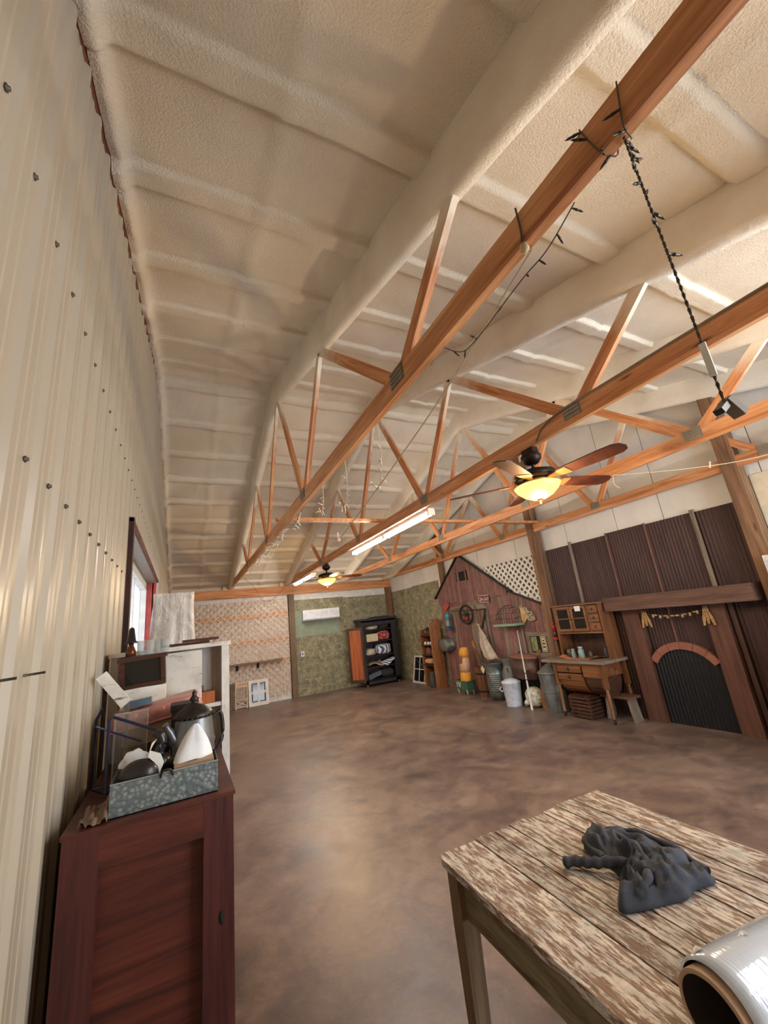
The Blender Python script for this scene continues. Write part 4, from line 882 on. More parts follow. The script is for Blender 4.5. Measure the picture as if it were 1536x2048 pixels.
m = MB(); m.lathe([(0, 0.02), (0.135, 0.02)], (6.02, 7.18, 0), 20); m.build('bottom', 'walnut', t)
def paddle(name, label, p0, p1, w, mat, cat='paddle'):
    t = thing(name, label, cat, p0); a, b = Vector(p0), Vector(p1)
    m = MB(); m.tube([a, a.lerp(b, 0.5), b], [0.014, 0.016, 0.02], 8); m.build('shaft', mat, t)
    m = MB(); m.tube([a.lerp(b, 0.86), a.lerp(b, 0.92), b, b+(b-a)*0.02], [0.02, w, w*1.05, 0.01], 10); m.build('knob_end', mat, t)
paddle('wooden_bat', 'thick-headed orange wooden bat leaning in the churn barrel', (6.02, 7.12, 0.05), (6.06, 7.42, 1.08), 0.034, 'pine', 'bat')
paddle('wooden_pestle', 'paler straight wooden stick standing in the churn barrel', (6.05, 7.16, 0.05), (6.10, 7.25, 1.02), 0.028, 'bench_wood', 'stick')

def ringed_can(name, label, c, prof, mat, n=28, parts=()):
    t = thing(name, label, 'can', (c[0], c[1], 0)); m = MB(); m.lathe(prof, (c[0], c[1], 0), n); m.build('body', mat, t); return t
prof = [(0, 0), (0.185, 0.0), (0.19, 0.15)]
for k in range(9): z = 0.17+k*0.036; prof += [(0.192, z), (0.199, z+0.010), (0.192, z+0.020)]
prof += [(0.194, 0.52), (0.188, 0.57), (0.205, 0.62), (0.235, 0.675), (0.24, 0.685), (0.225, 0.68), (0.19, 0.62)]
t = ringed_can('galvanized_can', 'galvanized can with many ridges and flared rim under the canvas', (5.99, 6.76), prof, 'tin')
m = MB(); m.box((5.793, 6.742, 0.02), (5.802, 6.762, 0.50)); m.build('seam', 'tin_dull', t)
t = thing('price_tag', 'pale yellow diamond tag hanging on the ridged galvanized can', 'tag', (5.80, 6.92, 0.56)); m = MB(); m.prism([(6.92, 0.64), (6.85, 0.57), (6.91, 0.48), (6.98, 0.57)], 5.800, 5.804, 'X'); m.build('card', 'cream_letter', t); m = MB(); m.tube([(5.802, 6.92, 0.635), (5.815, 6.90, 0.675)], 0.002, 4); m.build('string', 'rope', t)
t = ringed_can('milk_can', 'plain grey milk can with shouldered neck behind the ridged can', (6.05, 6.40), [(0, 0), (0.16, 0), (0.165, 0.03), (0.165, 0.52), (0.13, 0.60), (0.115, 0.66), (0.145, 0.75), (0.145, 0.765), (0.12, 0.755), (0.1, 0.68)], 'tin_dull')
for s in (-1, 1): m = MB(); m.tube(bez([(6.05-0.12, 6.40+s*0.08, 0.58), (6.05-0.17, 6.40+s*0.11, 0.61), (6.05-0.14, 6.40+s*0.09, 0.53)], 4), 0.008, 6); m.build('handle', 'iron', t)
# canvas draped from the scythe handle over the ridged can
t = thing('canvas_sheet', 'pale canvas sheet hanging in a long cone over the ridged can', 'cloth', (6.1, 6.95, 0.7))
def cv(u, v):
    top = Vector((6.17, 7.28, 1.42)); a = Vector((5.98, 7.10, 0.86)); b = Vector((6.02, 6.60, 0.70))
    base = a.lerp(b, u)+Vector((-0.10*math.sin(u*math.pi), 0, 0.03*math.sin(u*9)))
    if u < 0.35: base.z += 0.08
    p = top.lerp(base, v); p.x += 0.022*math.sin(u*16)*v; p.z += 0.012*math.sin(u*23)*v; return p
m = MB(); m.sheet(cv, 24, 14); m.build('canvas', 'canvas', t, thick=0.008)
m = MB(); m.tube([(6.165, 7.285, 1.40), (6.10, 7.02, 1.18), (5.88, 6.80, 0.72)], 0.008, 6); m.build('rolled_edge', 'linen', t)
m = MB(); m.blob((6.168, 7.28, 1.42), (0.05, 0.07, 0.05), 8, 6, 0.8, 0.4); m.build('knot', 'rope', t)

def tapered_pot(name, label, cat, c, r0, r1, h, mat, rim=True):
    t = thing(name, label, cat, (c[0], c[1], 0)); m = MB(); m.lathe([(0, 0.0), (r0, 0.0), (r0*1.02, 0.02), (r1, h-0.01), (r1+0.012, h), (r1-0.004, h), (r0-0.01, 0.03), (0, 0.03)], (c[0], c[1], 0), 28); m.build('body', mat, t); return t
t = tapered_pot('enamel_pot', 'pale blue-grey enamel pail with domed lid beside the speckled gourd', 'pail', (5.74, 6.09), 0.135, 0.165, 0.40, 'enamel')
m = MB(); m.lathe([(0.172, 0.40), (0.17, 0.415), (0.10, 0.45), (0.03, 0.465), (0, 0.468)], (5.74, 6.09, 0), 24); m.build('lid', 'enamel', t)
m = MB(); m.tube(bez([(5.60, 6.20, 0.33), (5.56, 6.21, 0.30), (5.57, 6.17, 0.26), (5.605, 6.17, 0.28)], 4), 0.008, 6); m.build('ear_handle', 'enamel', t)
t = thing('speckled_gourd', 'large pale speckled gourd jug lying beside the enamel pail', 'gourd', (6.02, 5.78, 0))
m = MB(); m.blob((5.89, 5.72, 0.165), (0.26, 0.34, 0.33), 20, 14, 0.9, 0.08, 1.5, 3); m.build('bulb', 'speckle', t)
m = MB(); m.tube(bez([(5.84, 5.82, 0.10), (5.80, 5.85, 0.06), (5.78, 5.87, 0.05)], 4), [0.05]*4+[0.04]*4+[0.03], 10); m.build('neck', 'speckle', t)
m = MB(); m.box((6.0, 5.66, 0.0), (6.22, 6.10, 0.43)); st = item('black_stand', 'black wooden stand holding up the copper boiler', 'stand', m, 'dark'); m = MB(); m.box((5.98, 5.64, 0.43), (6.225, 6.12, 0.45)); m.build('top', 'dark', st)
t = thing('copper_boiler', 'large old oval copper boiler with lid on the black stand', 'boiler', (6.03, 5.76, 0.5))
def ov(z, k): return [(5.96+0.165*k*math.cos(a)*0.98+0.38*k*math.sin(a)*0.20, 5.90+0.38*k*math.sin(a)*0.98-0.165*k*math.cos(a)*0.20, z-0.045) for a in [2*math.pi*i/28 for i in range(28)]]
loft([ov(0.497, 0.90), ov(0.52, 0.94), ov(0.84, 1.0)]).build('body', 'copper_old', t)
loft([ov(0.84, 1.03), ov(0.86, 1.04), ov(0.875, 1.02), ov(0.885, 0.90), ov(0.91, 0.5), ov(0.915, 0.1)]).build('lid', 'sack_brown', t)
m = MB(); m.tube(bez([(5.97, 6.00, 0.865), (5.97, 5.98, 0.905), (5.95, 5.88, 0.905), (5.95, 5.86, 0.865)], 4), 0.009, 6); m.build('lid_handle', 'iron', t)
m = MB(); m.tube(bez([(5.76, 5.72, 0.66), (5.73, 5.69, 0.64), (5.74, 5.61, 0.64), (5.80, 5.57, 0.66)], 4), 0.009, 6); m.build('side_handle', 'bench_wood', t)
t = thing('white_cane', 'thin white-painted pole leaning in front of the copper boiler', 'pole', (5.76, 5.67, 0)); a, b = Vector((5.70, 5.64, 0.0)), Vector((5.74, 5.68, 1.30))
m = MB(); m.tube([a, a.lerp(b, 0.12), a.lerp(b, 0.45), b], [0.019, 0.020, 0.012, 0.008], 8); m.build('shaft', 'plate_white', t)
for k in (0.36, 0.44): m = MB(); m.tube([a.lerp(b, k), a.lerp(b, k+0.012)], 0.0165, 8); m.build('dark_band', 'iron', t)
t = thing('wooden_oar', 'tan wooden oar standing blade-down against the boiler', 'oar', (5.93, 5.50, 0)); a, b = Vector((5.86, 5.48, 0.0)), Vector((5.93, 5.46, 0.92))
dv = (b-a).normalized()
m = MB(); m.tube([a.lerp(b, 0.5), a.lerp(b, 0.94)], 0.018, 8); m.build('shaft', 'bench_wood', t)
m = MB(); m.bar(a.lerp(b, 0.93), b+dv*0.03, 0.07, 0.03, (1,0,0)); m.build('grip', 'bench_wood', t)
q = Vector((0, 1, 0)); nn = dv.cross(q).normalized(); vs = []
for s, w in ((0.0, 0.062), (0.10, 0.072), (0.30, 0.070), (0.45, 0.045), (0.55, 0.02)):
    p = a.lerp(b, s)
    vs += [p-q*w-nn*0.009, p+q*w-nn*0.009, p+q*w+nn*0.009, p-q*w+nn*0.009]
m = MB(); m.add(vs, [(4*j+i, 4*j+(i+1) % 4, 4*j+4+(i+1) % 4, 4*j+4+i) for j in range(4) for i in range(4)]+[(3,2,1,0), (16,17,18,19)]); m.build('blade', 'pine', t)
t = thing('ribbed_trash_can', 'ribbed galvanized trash can with conical lid beside the hoosier cabinet', 'trash can', (5.89, 5.25, 0))
n = 60; rings = []
for r, z in ((0.165, 0.0), (0.168, 0.02), (0.188, 0.30), (0.196, 0.31), (0.188, 0.32), (0.205, 0.60)): rings.append([(5.89+(r+(0.006 if k % 3 == 0 and z not in (0.30, 0.31, 0.32) else 0))*math.cos(2*math.pi*k/n), 5.25+(r+(0.006 if k % 3 == 0 and z not in (0.30, 0.31, 0.32) else 0))*math.sin(2*math.pi*k/n), z) for k in range(n)])
m = loft(rings); m.sm = [False]*len(m.sm); m.build('body', 'tin_dull', t)
m = MB(); m.lathe([(0.215, 0.585), (0.216, 0.61), (0.20, 0.615), (0.10, 0.70), (0.03, 0.74), (0, 0.745)], (5.89, 5.25, 0), 28); m.build('lid', 'tin_dull', t)
m = MB(); m.tube(bez([(5.89, 5.30, 0.735), (5.89, 5.28, 0.775), (5.89, 5.22, 0.775), (5.89, 5.20, 0.735)], 4), 0.006, 6); m.build('lid_handle', 'iron', t)

# ---------------------------------------------------------------- hoosier cabinet
hy0, hy1, hx0 = 4.10, 5.0, 5.72
t = thing('hoosier_cabinet', 'oak hoosier cabinet with glazed cupboard, drawers and curved flour bins', 'cabinet', (5.97, 4.6, 0))
m = MB(); m.box((5.66, 4.06, 0.79), (6.24, 5.18, 0.83)); m.build('tabletop', 'grey_wood_y', t)
for (x, y) in ((5.72, 4.13), (5.72, 4.96), (6.20, 4.13), (6.20, 4.96)):
    m = MB(); m.box((x-0.03, y-0.03, 0.46), (x+0.03, y+0.03, 0.79)); m.lathe([(0.028, 0.46), (0.02, 0.42), (0.028, 0.38), (0.024, 0.20), (0.02, 0.09), (0.028, 0.075), (0.018, 0.06)], (x, y, 0), 12); lg = m.build('leg', 'oak_z', t)
    m = MB(); m.lathe([(0, -0.008), (0.028, -0.008), (0.028, 0.008), (0, 0.008)], (x, y, 0.03), 14, axis='Y'); m.build('caster', 'iron', lg)
m = MB(); m.box((5.705, 4.16, 0.60), (6.2, 4.46, 0.79)); m.box((5.705, 4.93, 0.50), (6.2, 4.955, 0.79)); m.box((5.70, 4.16, 0.755), (5.72, 4.94, 0.79)); m.build('apron', 'oak', t)
for z0, z1 in ((0.655, 0.75), (0.545, 0.635)):
    m = MB(); m.box((5.695, 4.49, z0), (5.75, 4.92, z1)); dr = m.build('drawer', 'oak', t)
    m = MB(); m.lathe([(0, -0.03), (0.012, -0.03), (0.03, -0.004), (0.03, 0)], (5.695, 4.705, (z0+z1)/2), 10, 0.5, 1.0, axis='X'); m.build('cup_pull', 'iron', dr)
def belly(a0, a1):
    poly = [(6.15, 0.60), (5.71, 0.60)]+[(5.71+0.44*(1-math.cos(a))/2*1.0, 0.60-0.27*math.sin(a)) for a in [math.pi*k/12 for k in range(1, 12)]]
    m = MB(); m.prism([(x, z) for x, z in poly], a0, a1, 'Y'); return m
belly(4.48, 4.93).build('flour_bin', 'oak', t); belly(4.17, 4.44).build('flour_bin', 'walnut', t)
cx0, cx1, cz0, cz1, ca, cb = 5.93, 6.22, 0.83, 1.63, 4.10, 4.97
m = MB(); m.box((cx0, ca, cz0), (cx1, ca+0.03, cz1)); m.build('side_panel', 'oak_z', t)
m = MB(); m.box((cx0, cb-0.03, cz0), (cx1, cb, cz1)); m.build('side_panel', 'oak_z', t)
m = MB(); m.box((cx1-0.02, ca+0.03, cz0), (cx1, cb-0.03, cz1)); m.build('back_panel', 'walnut_z', t)
m = MB(); m.box((cx0-0.02, ca-0.02, cz1), (cx1, cb+0.02, cz1+0.025)); m.build('top_board', 'oak', t)
m = MB(); m.box((cx0, ca+0.03, 1.20), (cx1-0.02, cb-0.03, 1.225)); m.build('cupboard_floor', 'oak', t)
m = MB(); m.box((cx0, 4.31, 1.225), (cx0+0.03, 4.335, cz1)); m.box((cx0, cb-0.06, 1.225), (cx0+0.02, cb-0.03, cz1)); m.build('divider', 'oak_z', t)
for a, b in ((4.345, 4.63), (4.64, 4.93)):
    d = MB(); fw = 0.04
    d.box((cx0-0.005, a, 1.235), (cx0+0.015, a+fw, cz1-0.01)); d.box((cx0-0.005, b-fw, 1.235), (cx0+0.015, b, cz1-0.01)); d.box((cx0-0.005, a+fw, 1.235), (cx0+0.015, b-fw, 1.235+fw)); d.box((cx0-0.005, a+fw, cz1-0.01-fw), (cx0+0.015, b-fw, cz1-0.01)); dr = d.build('glass_door', 'oak', t)
    d = MB(); d.box((cx0+0.002, a+fw, 1.275), (cx0+0.006, b-fw, cz1-0.05)); d.build('pane', 'dark_glass', dr)
    d = MB(); d.box((cx0-0.003, a+fw, 1.425), (cx0+0.004, b-fw, 1.440)); d.build('muntin', 'oak', dr)
    d = MB(); d.lathe([(0, -0.018), (0.009, -0.014), (0.006, 0)], (cx0-0.005, (a+0.02) if a > 4.6 else (b-0.02), 1.42), 8, axis='X'); d.build('latch', 'iron', dr)
for z0 in (1.235, 1.365, 1.495):
    d = MB(); d.box((cx0-0.005, 4.145, z0), (cx0+0.10, 4.305, z0+0.12)); dr = d.build('small_drawer', 'oak', t)
    d = MB(); d.lathe([(0, -0.022), (0.008, -0.022), (0.022, -0.004), (0.022, 0)], (cx0-0.005, 4.225, z0+0.06), 10, 0.5, 1, axis='X'); d.build('cup_pull', 'iron', dr)
m = MB(); m.box((cx0-0.008, 4.43, 1.54), (cx0-0.0055, 4.53, 1.62)); item('note_card', 'white card stuck on the glazed cupboard door', 'card', m, 'paper')
G = 'glass jars on the hoosier tabletop'
for k, (x, y, r, h, mt, lid, lab) in enumerate(((5.98, 4.84, 0.055, 0.13, 'jar_dark', None, 'dark squat crock at the far end of the hoosier jars'), (5.91, 4.72, 0.036, 0.12, 'jar_teal', 'jar_lid', 'slim pale glass jar with metal lid next to the dark crock'), (6.02, 4.66, 0.042, 0.15, 'jar_teal', 'jar_dark', 'tall green glass jar at the back of the hoosier top'), (5.90, 4.57, 0.045, 0.15, 'jar_teal', 'jar_lid', 'large blue-green glass jar with white lid on the orange cloth'), (5.98, 4.47, 0.036, 0.10, 'jar_dark', None, 'small dark jar beside the large blue-green jar'), (6.10, 4.28, 0.035, 0.15, 'tin_dark', None, 'grey tin cup at the back corner of the hoosier top'))): small_jar('glass_jar', lab, x, y, 0.835 if mt != 'tin_dark' else 0.832, r, h, mt, G, lid)
m = MB()
def cl(u, v):
    x, y = 5.78+0.30*v, 4.90-0.62*u; z = 0.8335+0.0015*math.sin(u*20)
    e = max(0, (abs(u-0.5)-0.22)/0.28); z += 0.055*e*e*(0.6+0.4*math.sin(v*5+u*7)); return (x+0.01*math.sin(u*15), y, z)
m.sheet(cl, 30, 8); o = item('orange_cloth', 'rumpled orange cloth spread under the jars on the hoosier top', 'cloth', m, 'cloth_orange')
t = thing('slatted_crate', 'dark slatted wooden crate on the floor under the hoosier', 'crate', (5.88, 4.68, 0))
cx, cy, w_, d_ = 5.88, 4.66, 0.30, 0.34
for (x, y) in ((cx-w_/2, cy-d_/2), (cx-w_/2, cy+d_/2-0.03), (cx+w_/2-0.03, cy-d_/2), (cx+w_/2-0.03, cy+d_/2-0.03)): m = MB(); m.box((x, y, 0.0), (x+0.03, y+0.03, 0.31)); m.build('corner_post', 'walnut_z', t)
for z in (0.02, 0.07, 0.12, 0.17, 0.22, 0.27):
    for a, b in (((cx-w_/2-0.012, cy-d_/2-0.012), (cx-w_/2, cy+d_/2+0.012)), ((cx+w_/2, cy-d_/2-0.012), (cx+w_/2+0.012, cy+d_/2+0.012)), ((cx-w_/2, cy-d_/2-0.012), (cx+w_/2, cy-d_/2)), ((cx-w_/2, cy+d_/2), (cx+w_/2, cy+d_/2+0.012))): m = MB(); m.box((a[0], a[1], z), (b[0], b[1], z+0.034)); m.build('slat', 'walnut', t)
for k in range(4): m = MB(); m.box((cx-w_/2, cy-d_/2+k*0.087, 0.31), (cx+w_/2, cy-d_/2+0.078+k*0.087, 0.322)); m.build('top_slat', 'walnut_x', t)
t = thing('milking_stool', 'small rough plank bench at the end of the hoosier', 'stool', (6.08, 4.0, 0))
m = MB(); m.box((5.92, 3.96, 0.30), (6.155, 4.42, 0.33)); m.build('seat', 'bench_wood', t)
for y, dy in ((4.36, 0.03), (4.03, -0.04)): m = MB(); m.bar((6.09, y+dy, 0.0), (6.09, y, 0.30), 0.20, 0.025, (0,1,0)); m.v = []; m.f = []; m.sm = []; m.add([(5.95, y+dy-0.015, 0), (6.12, y+dy-0.015, 0), (6.12, y+dy+0.015, 0), (5.95, y+dy+0.015, 0), (5.95, y-0.015, 0.30), (6.12, y-0.015, 0.30), (6.12, y+0.015, 0.30), (5.95, y+0.015, 0.30)], [(0,3,2,1),(4,5,6,7),(0,1,5,4),(1,2,6,5),(2,3,7,6),(3,0,4,7)]); m.build('leg', 'grey_wood', t)

# at the end of the gable wall, cut by the frame
t = thing('wrapped_headboard', 'tall brown headboard wrapped in clear crinkled plastic by the timber post', 'furniture', (6.0, 1.85, 0))
m = MB(); m.box((5.98, 1.35, 0.0), (6.06, 2.00, 1.93)); m.build('headboard', 'jamb_wood', t)
m = MB(); m.sheet(lambda u, v: (5.955+0.02*noise.noise(Vector((u*6, v*12, 2))), 1.30+0.74*u, 0.02+1.94*v), 14, 26); m.sheet(lambda u, v: (5.955+0.13*u, 2.04+0.012*noise.noise(Vector((u*6, v*14, 5))), 0.02+1.94*v), 4, 26); m.build('plastic_wrap', 'plastic_film', t)
plain('grey_fabric', srgb(168,160,150), 0.9, c2=srgb(140,132,124), scale=4)
t = thing('grey_armchair', 'pale grey slip-covered armchair at the edge of the view', 'armchair', (5.62, 1.70, 0))
m = MB(); m.blob((5.62, 1.78, 0.86), (0.36, 0.42, 0.80), 18, 14, 0.5, 0.08); m.build('backrest', 'grey_fabric', t)
m = MB(); m.blob((5.62, 1.55, 0.36), (0.60, 0.62, 0.34), 18, 10, 0.4, 0.05); m.build('seat', 'grey_fabric', t)
for x in (5.42, 5.82):
    for y in (1.36, 1.80): m = MB(); m.lathe([(0.018, 0), (0.028, 0.20)], (x, y, 0), 10); m.build('leg', 'walnut_z', t)

# ---------------------------------------------------------------- old paint table with cloth and roll
chipped('table_paint', srgb(200,193,184), srgb(130,103,88), srgb(82,62,52), 'Y', 0.505, 2.9, mid=srgb(162,162,158), width=0.04, al=1.5)
wood('table_leg', srgb(84,66,44), srgb(116,94,66), srgb(142,118,88), 'Z', 0.7)
chipped('apron_paint', srgb(140,134,104), srgb(104,78,54), srgb(70,50,36), 'Y', 0.5, 0.7, width=0.1)
TT = thing('painted_table', 'old plank table with flaking white paint and plain legs', 'table', (1.78, 0.92, 0), R(-2.0))
tw, tl, tz = 0.97, 1.56, 0.78
edges = [0.0, 0.105, 0.20, 0.30, 0.385, 0.495, 0.59, 0.685, 0.79, 0.865, 0.97]
for k, (a, b) in enumerate(zip(edges, edges[1:])):
    x0, x1 = -tw/2+a+0.0022, -tw/2+b-0.0022; y1 = tl/2+(0.004*((k*7) % 5-2)); y0 = -tl/2
    if k == 0: poly = [(x1, y1), (x0+0.03, y1), (x0+0.008, y1-0.01), (x0, y1-0.03), (x0, y0), (x1, y0)]
    else: poly = [(x1, y1), (x0, y1), (x0, y0), (x1, y0)]
    m = MB(); m.prism(poly[::-1], tz-0.028, tz-0.002*((k*3) % 4)); m.build('plank', 'table_paint', TT, world=False)
ins = 0.055
for sx in (-1, 1):
    m = MB(); m.box((sx*(tw/2-ins)-0.012, -tl/2+0.08, 0.60), (sx*(tw/2-ins)+0.012, tl/2-0.08, tz-0.028)); m.build('apron', 'apron_paint', TT, world=False)
    for sy in (-1, 1):
        cx, cy = sx*(tw/2-ins), sy*(tl/2-0.075); m = MB(); a, b = 0.036, 0.026
        m.add([(cx-b, cy-b, 0), (cx+b, cy-b, 0), (cx+b, cy+b, 0), (cx-b, cy+b, 0), (cx-a, cy-a, 0.56), (cx+a, cy-a, 0.56), (cx+a, cy+a, 0.56), (cx-a, cy+a, 0.56), (cx-a, cy-a, tz-0.028), (cx+a, cy-a, tz-0.028), (cx+a, cy+a, tz-0.028), (cx-a, cy+a, tz-0.028)],
              [(3,2,1,0)]+[(4*j+i, 4*j+(i+1) % 4, 4*j+4+(i+1) % 4, 4*j+4+i) for j in range(2) for i in range(4)]+[(8,9,10,11)]); m.build('leg', 'table_leg', TT, world=False)
for sy in (-1, 1): m = MB(); m.box((-tw/2+0.09, sy*(tl/2-0.075)-0.012, 0.60), (tw/2-0.09, sy*(tl/2-0.075)+0.012, tz-0.028)); m.build('apron', 'apron_paint', TT, world=False)

plain('navy_cloth', srgb(66,70,80), 0.95, c2=srgb(42,45,54), scale=9, bump=0.4, bscale=160, bdist=0.002)
def inside(poly, x, y):
    c = False; n = len(poly)
    for i in range(n):
        (x0, y0), (x1, y1) = poly[i], poly[(i+1) % n]
        if (y0 > y) != (y1 > y) and x < (x1-x0)*(y-y0)/(y1-y0)+x0: c = not c
    return c
def edge_dist(poly, x, y):
    best = 9
    for i in range(len(poly)):
        (x0, y0), (x1, y1) = poly[i], poly[(i+1) % len(poly)]; dx, dy = x1-x0, y1-y0
        t_ = max(0, min(1, ((x-x0)*dx+(y-y0)*dy)/(dx*dx+dy*dy))); best = min(best, math.hypot(x-x0-t_*dx, y-y0-t_*dy))
    return best
t = thing('dark_rag', 'crumpled charcoal rag lying on the painted table', 'rag', (1.84, 1.2, 0.78))
poly = [(1.765, 1.300), (1.80, 1.375), (1.865, 1.405), (1.93, 1.36), (1.985, 1.29), (2.01, 1.20), (2.005, 1.10), (1.985, 1.03), (1.955, 0.995), (1.91, 1.00), (1.86, 1.015), (1.80, 1.005), (1.73, 1.03), (1.655, 1.055), (1.60, 1.085), (1.625, 1.115), (1.69, 1.155), (1.745, 1.19), (1.77, 1.24)]
poly = [(bx, by) for bx, by in [(p.x, p.y) for p in bez([(a, b, 0) for a, b in poly+[poly[0]]], 4)][:-1]]
def rag_h(x, y):
    d = edge_dist(poly, x, y); k = min(1, d/0.045); k = k*(2-k)
    w1 = 1-abs(noise.noise(Vector((x*9+2.0*noise.noise(Vector((x*5, y*5, 1))), y*9, 0.3)))); w2 = 1-abs(noise.noise(Vector((x*20+y*6, y*20-x*9, 2.3))))
    return 0.783+k*(0.012+0.036*(max(0, w1-0.45)/0.55)**2+0.026*(max(0, w2-0.4)/0.6)**2+0.012*(noise.noise(Vector((x*6, y*6, 7)))+0.3))
nb = len(poly); NR = 26; cxr, cyr = 1.855, 1.175; vs = []; fs = []
for r_ in range(NR+1):
    for bx, by in poly: x, y = cxr+(bx-cxr)*r_/NR, cyr+(by-cyr)*r_/NR; vs.append((x, y, rag_h(x, y)))
for r_ in range(NR):
    for q_ in range(nb): fs.append((r_*nb+q_, (r_+1)*nb+q_, (r_+1)*nb+(q_+1) % nb, r_*nb+(q_+1) % nb))
m = MB(); m.add(vs, fs, True); m.build('cloth_body', 'navy_cloth', t, thick=0.005)
m = MB(); pts = bez([(1.645, 1.345, 0.797), (1.685, 1.31, 0.803), (1.715, 1.265, 0.806), (1.76, 1.225, 0.81), (1.80, 1.16, 0.815)], 6); m.tube(pts, [0.008]+[0.017+0.003*math.sin(k*1.7) for k in range(len(pts)-2)]+[0.012], 9); m.build('twisted_corner', 'navy_cloth', t)
m = MB(); pts = bez([(1.775, 1.27, 0.80), (1.80, 1.36, 0.805), (1.865, 1.395, 0.808), (1.93, 1.35, 0.815), (1.985, 1.27, 0.82), (2.0, 1.14, 0.812), (1.965, 1.02, 0.80)], 6); m.tube(pts, [0.012+0.004*math.sin(k*1.1) for k in range(len(pts))], 8); m.build('rolled_hem', 'navy_cloth', t)
m = MB(); pts = bez([(1.66, 1.075, 0.80), (1.74, 1.08, 0.825), (1.82, 1.13, 0.83), (1.88, 1.22, 0.835), (1.90, 1.32, 0.82)], 6); m.tube(pts, [0.006]+[0.013+0.004*math.sin(k*1.3) for k in range(len(pts)-2)]+[0.006], 8); m.build('fold', 'navy_cloth', t)

def film_mat():
    m, nt, b = _mat('wrap_film'); b.inputs['Base Color'].default_value = srgb(196,208,224); b.inputs['Roughness'].default_value = 0.14; b.inputs['Metallic'].default_value = 0.2
    b.inputs['Coat Weight'].default_value = 0.6; b.inputs['Coat Roughness'].default_value = 0.05
    f = _noise(nt, _coords(nt, (60, 2, 2)), 2.0, 3); _bump(nt, b, f, 0.25, 0.004)
film_mat()
plain('cardboard', srgb(182,154,130), 0.85, c2=srgb(164,136,112), scale=12, bump=0.1)
plain('cardboard_shaded', srgb(52,38,30), 0.95)
yaw = -0.148
t = thing('film_roll', 'roll of clear stretch film on a cardboard tube on the table', 'roll', (1.75, 0.66, 0.78)); RR = 0.0777
M_ = Matrix.Translation((1.3695, 0.706, 0.7815+RR)) @ Matrix.Rotation(yaw, 4, 'Z')
m = MB(); m.lathe([(RR-0.009, 0.0), (RR-0.001, 0.0), (RR, 0.002), (RR, 0.66), (RR-0.009, 0.66), (RR-0.009, 0.0)], (0,0,0), 48, axis='X', caps=False); m.xf(M_); m.build('cardboard_tube', 'cardboard', t)
m = MB(); m.lathe([(RR-0.0093, 0.001), (RR-0.0093, 0.659)], (0,0,0), 40, axis='X', caps=False); m.xf(M_); m.build('tube_bore', 'cardboard_shaded', t)  # shade inside the hollow tube, painted as a dark lining
m = MB(); m.lathe([(RR, 0.018), (RR+0.006, 0.020), (RR+0.008, 0.05), (RR+0.008, 0.64), (RR, 0.645)], (0,0,0), 56, axis='X', caps=False); m.xf(Matrix.Translation((0, 0, 0.008)) @ M_); m.build('film_winding', 'wrap_film', t)
for a0, x in ((60, 0.02), (75, 0.14), (68, 0.30)):
    m = MB(); q = [(x+0.02*k, (RR+0.010+0.010*(k == 1))*math.cos(R(a0+6*k)), (RR+0.010+0.010*(k == 1))*math.sin(R(a0+6*k))) for k in range(3)]; m.tube(q, [0.001, 0.005, 0.001], 6)
    m.xf(M_); m.build('loose_film_end', 'plastic_film', t)

# ---------------------------------------------------------------- maroon cabinet by the metal wall and the clutter on it
wood('maroon_x', srgb(58,26,22), srgb(84,38,30), srgb(108,52,38), 'X', 0.42, 1.0)
wood('maroon_z', srgb(56,26,26), srgb(80,38,36), srgb(98,50,46), 'Z', 0.42, 1.0)
t = thing('maroon_cabinet', 'tall maroon cabinet with recessed end panel beside the metal wall', 'cabinet', (0.29, 2.14, 0))
x0, x1, y0, y1, zt = 0.05, 0.535, 1.72, 2.56, 1.215
m = MB(); m.box((x0, y0, 0), (x0+0.095, y0+0.042, zt-0.012)); m.build('stile', 'maroon_z', t)
m = MB(); m.box((x1-0.095, y0, 0), (x1, y0+0.042, zt-0.012)); m.build('stile', 'maroon_z', t)
m = MB(); m.box((x0+0.095, y0+0.001, 1.10), (x1-0.095, y0+0.042, zt-0.012)); m.build('rail', 'maroon_x', t)
m = MB(); m.box((x0+0.095, y0+0.001, 0.0), (x1-0.095, y0+0.042, 0.14)); m.build('rail', 'maroon_x', t)
m = MB(); m.box((x0+0.09, y0+0.042, 0.13), (x1-0.09, y0+0.05, 1.11)); m.build('panel', 'maroon_x', t)
m = MB(); m.box((x0, y0+0.05, 0), (x0+0.02, y1, zt-0.012)); m.box((x1-0.02, y0+0.05, 0), (x1, y1, zt-0.012)); m.box((x0+0.02, y1-0.02, 0), (x1-0.02, y1, zt-0.012)); m.build('carcass', 'maroon_z', t)
m = MB(); m.box((x0-0.005, y0-0.004, zt-0.012), (x1+0.006, y1, zt)); m.build('top_board', 'maroon_x', t)
m = MB(); m.lathe([(0, -0.003), (0.012, -0.002), (0.006, 0.0)], (x1-0.04, y0, 0.86), 10, 0.6, 1.6, axis='Y'); m.build('knot', 'dark', t)

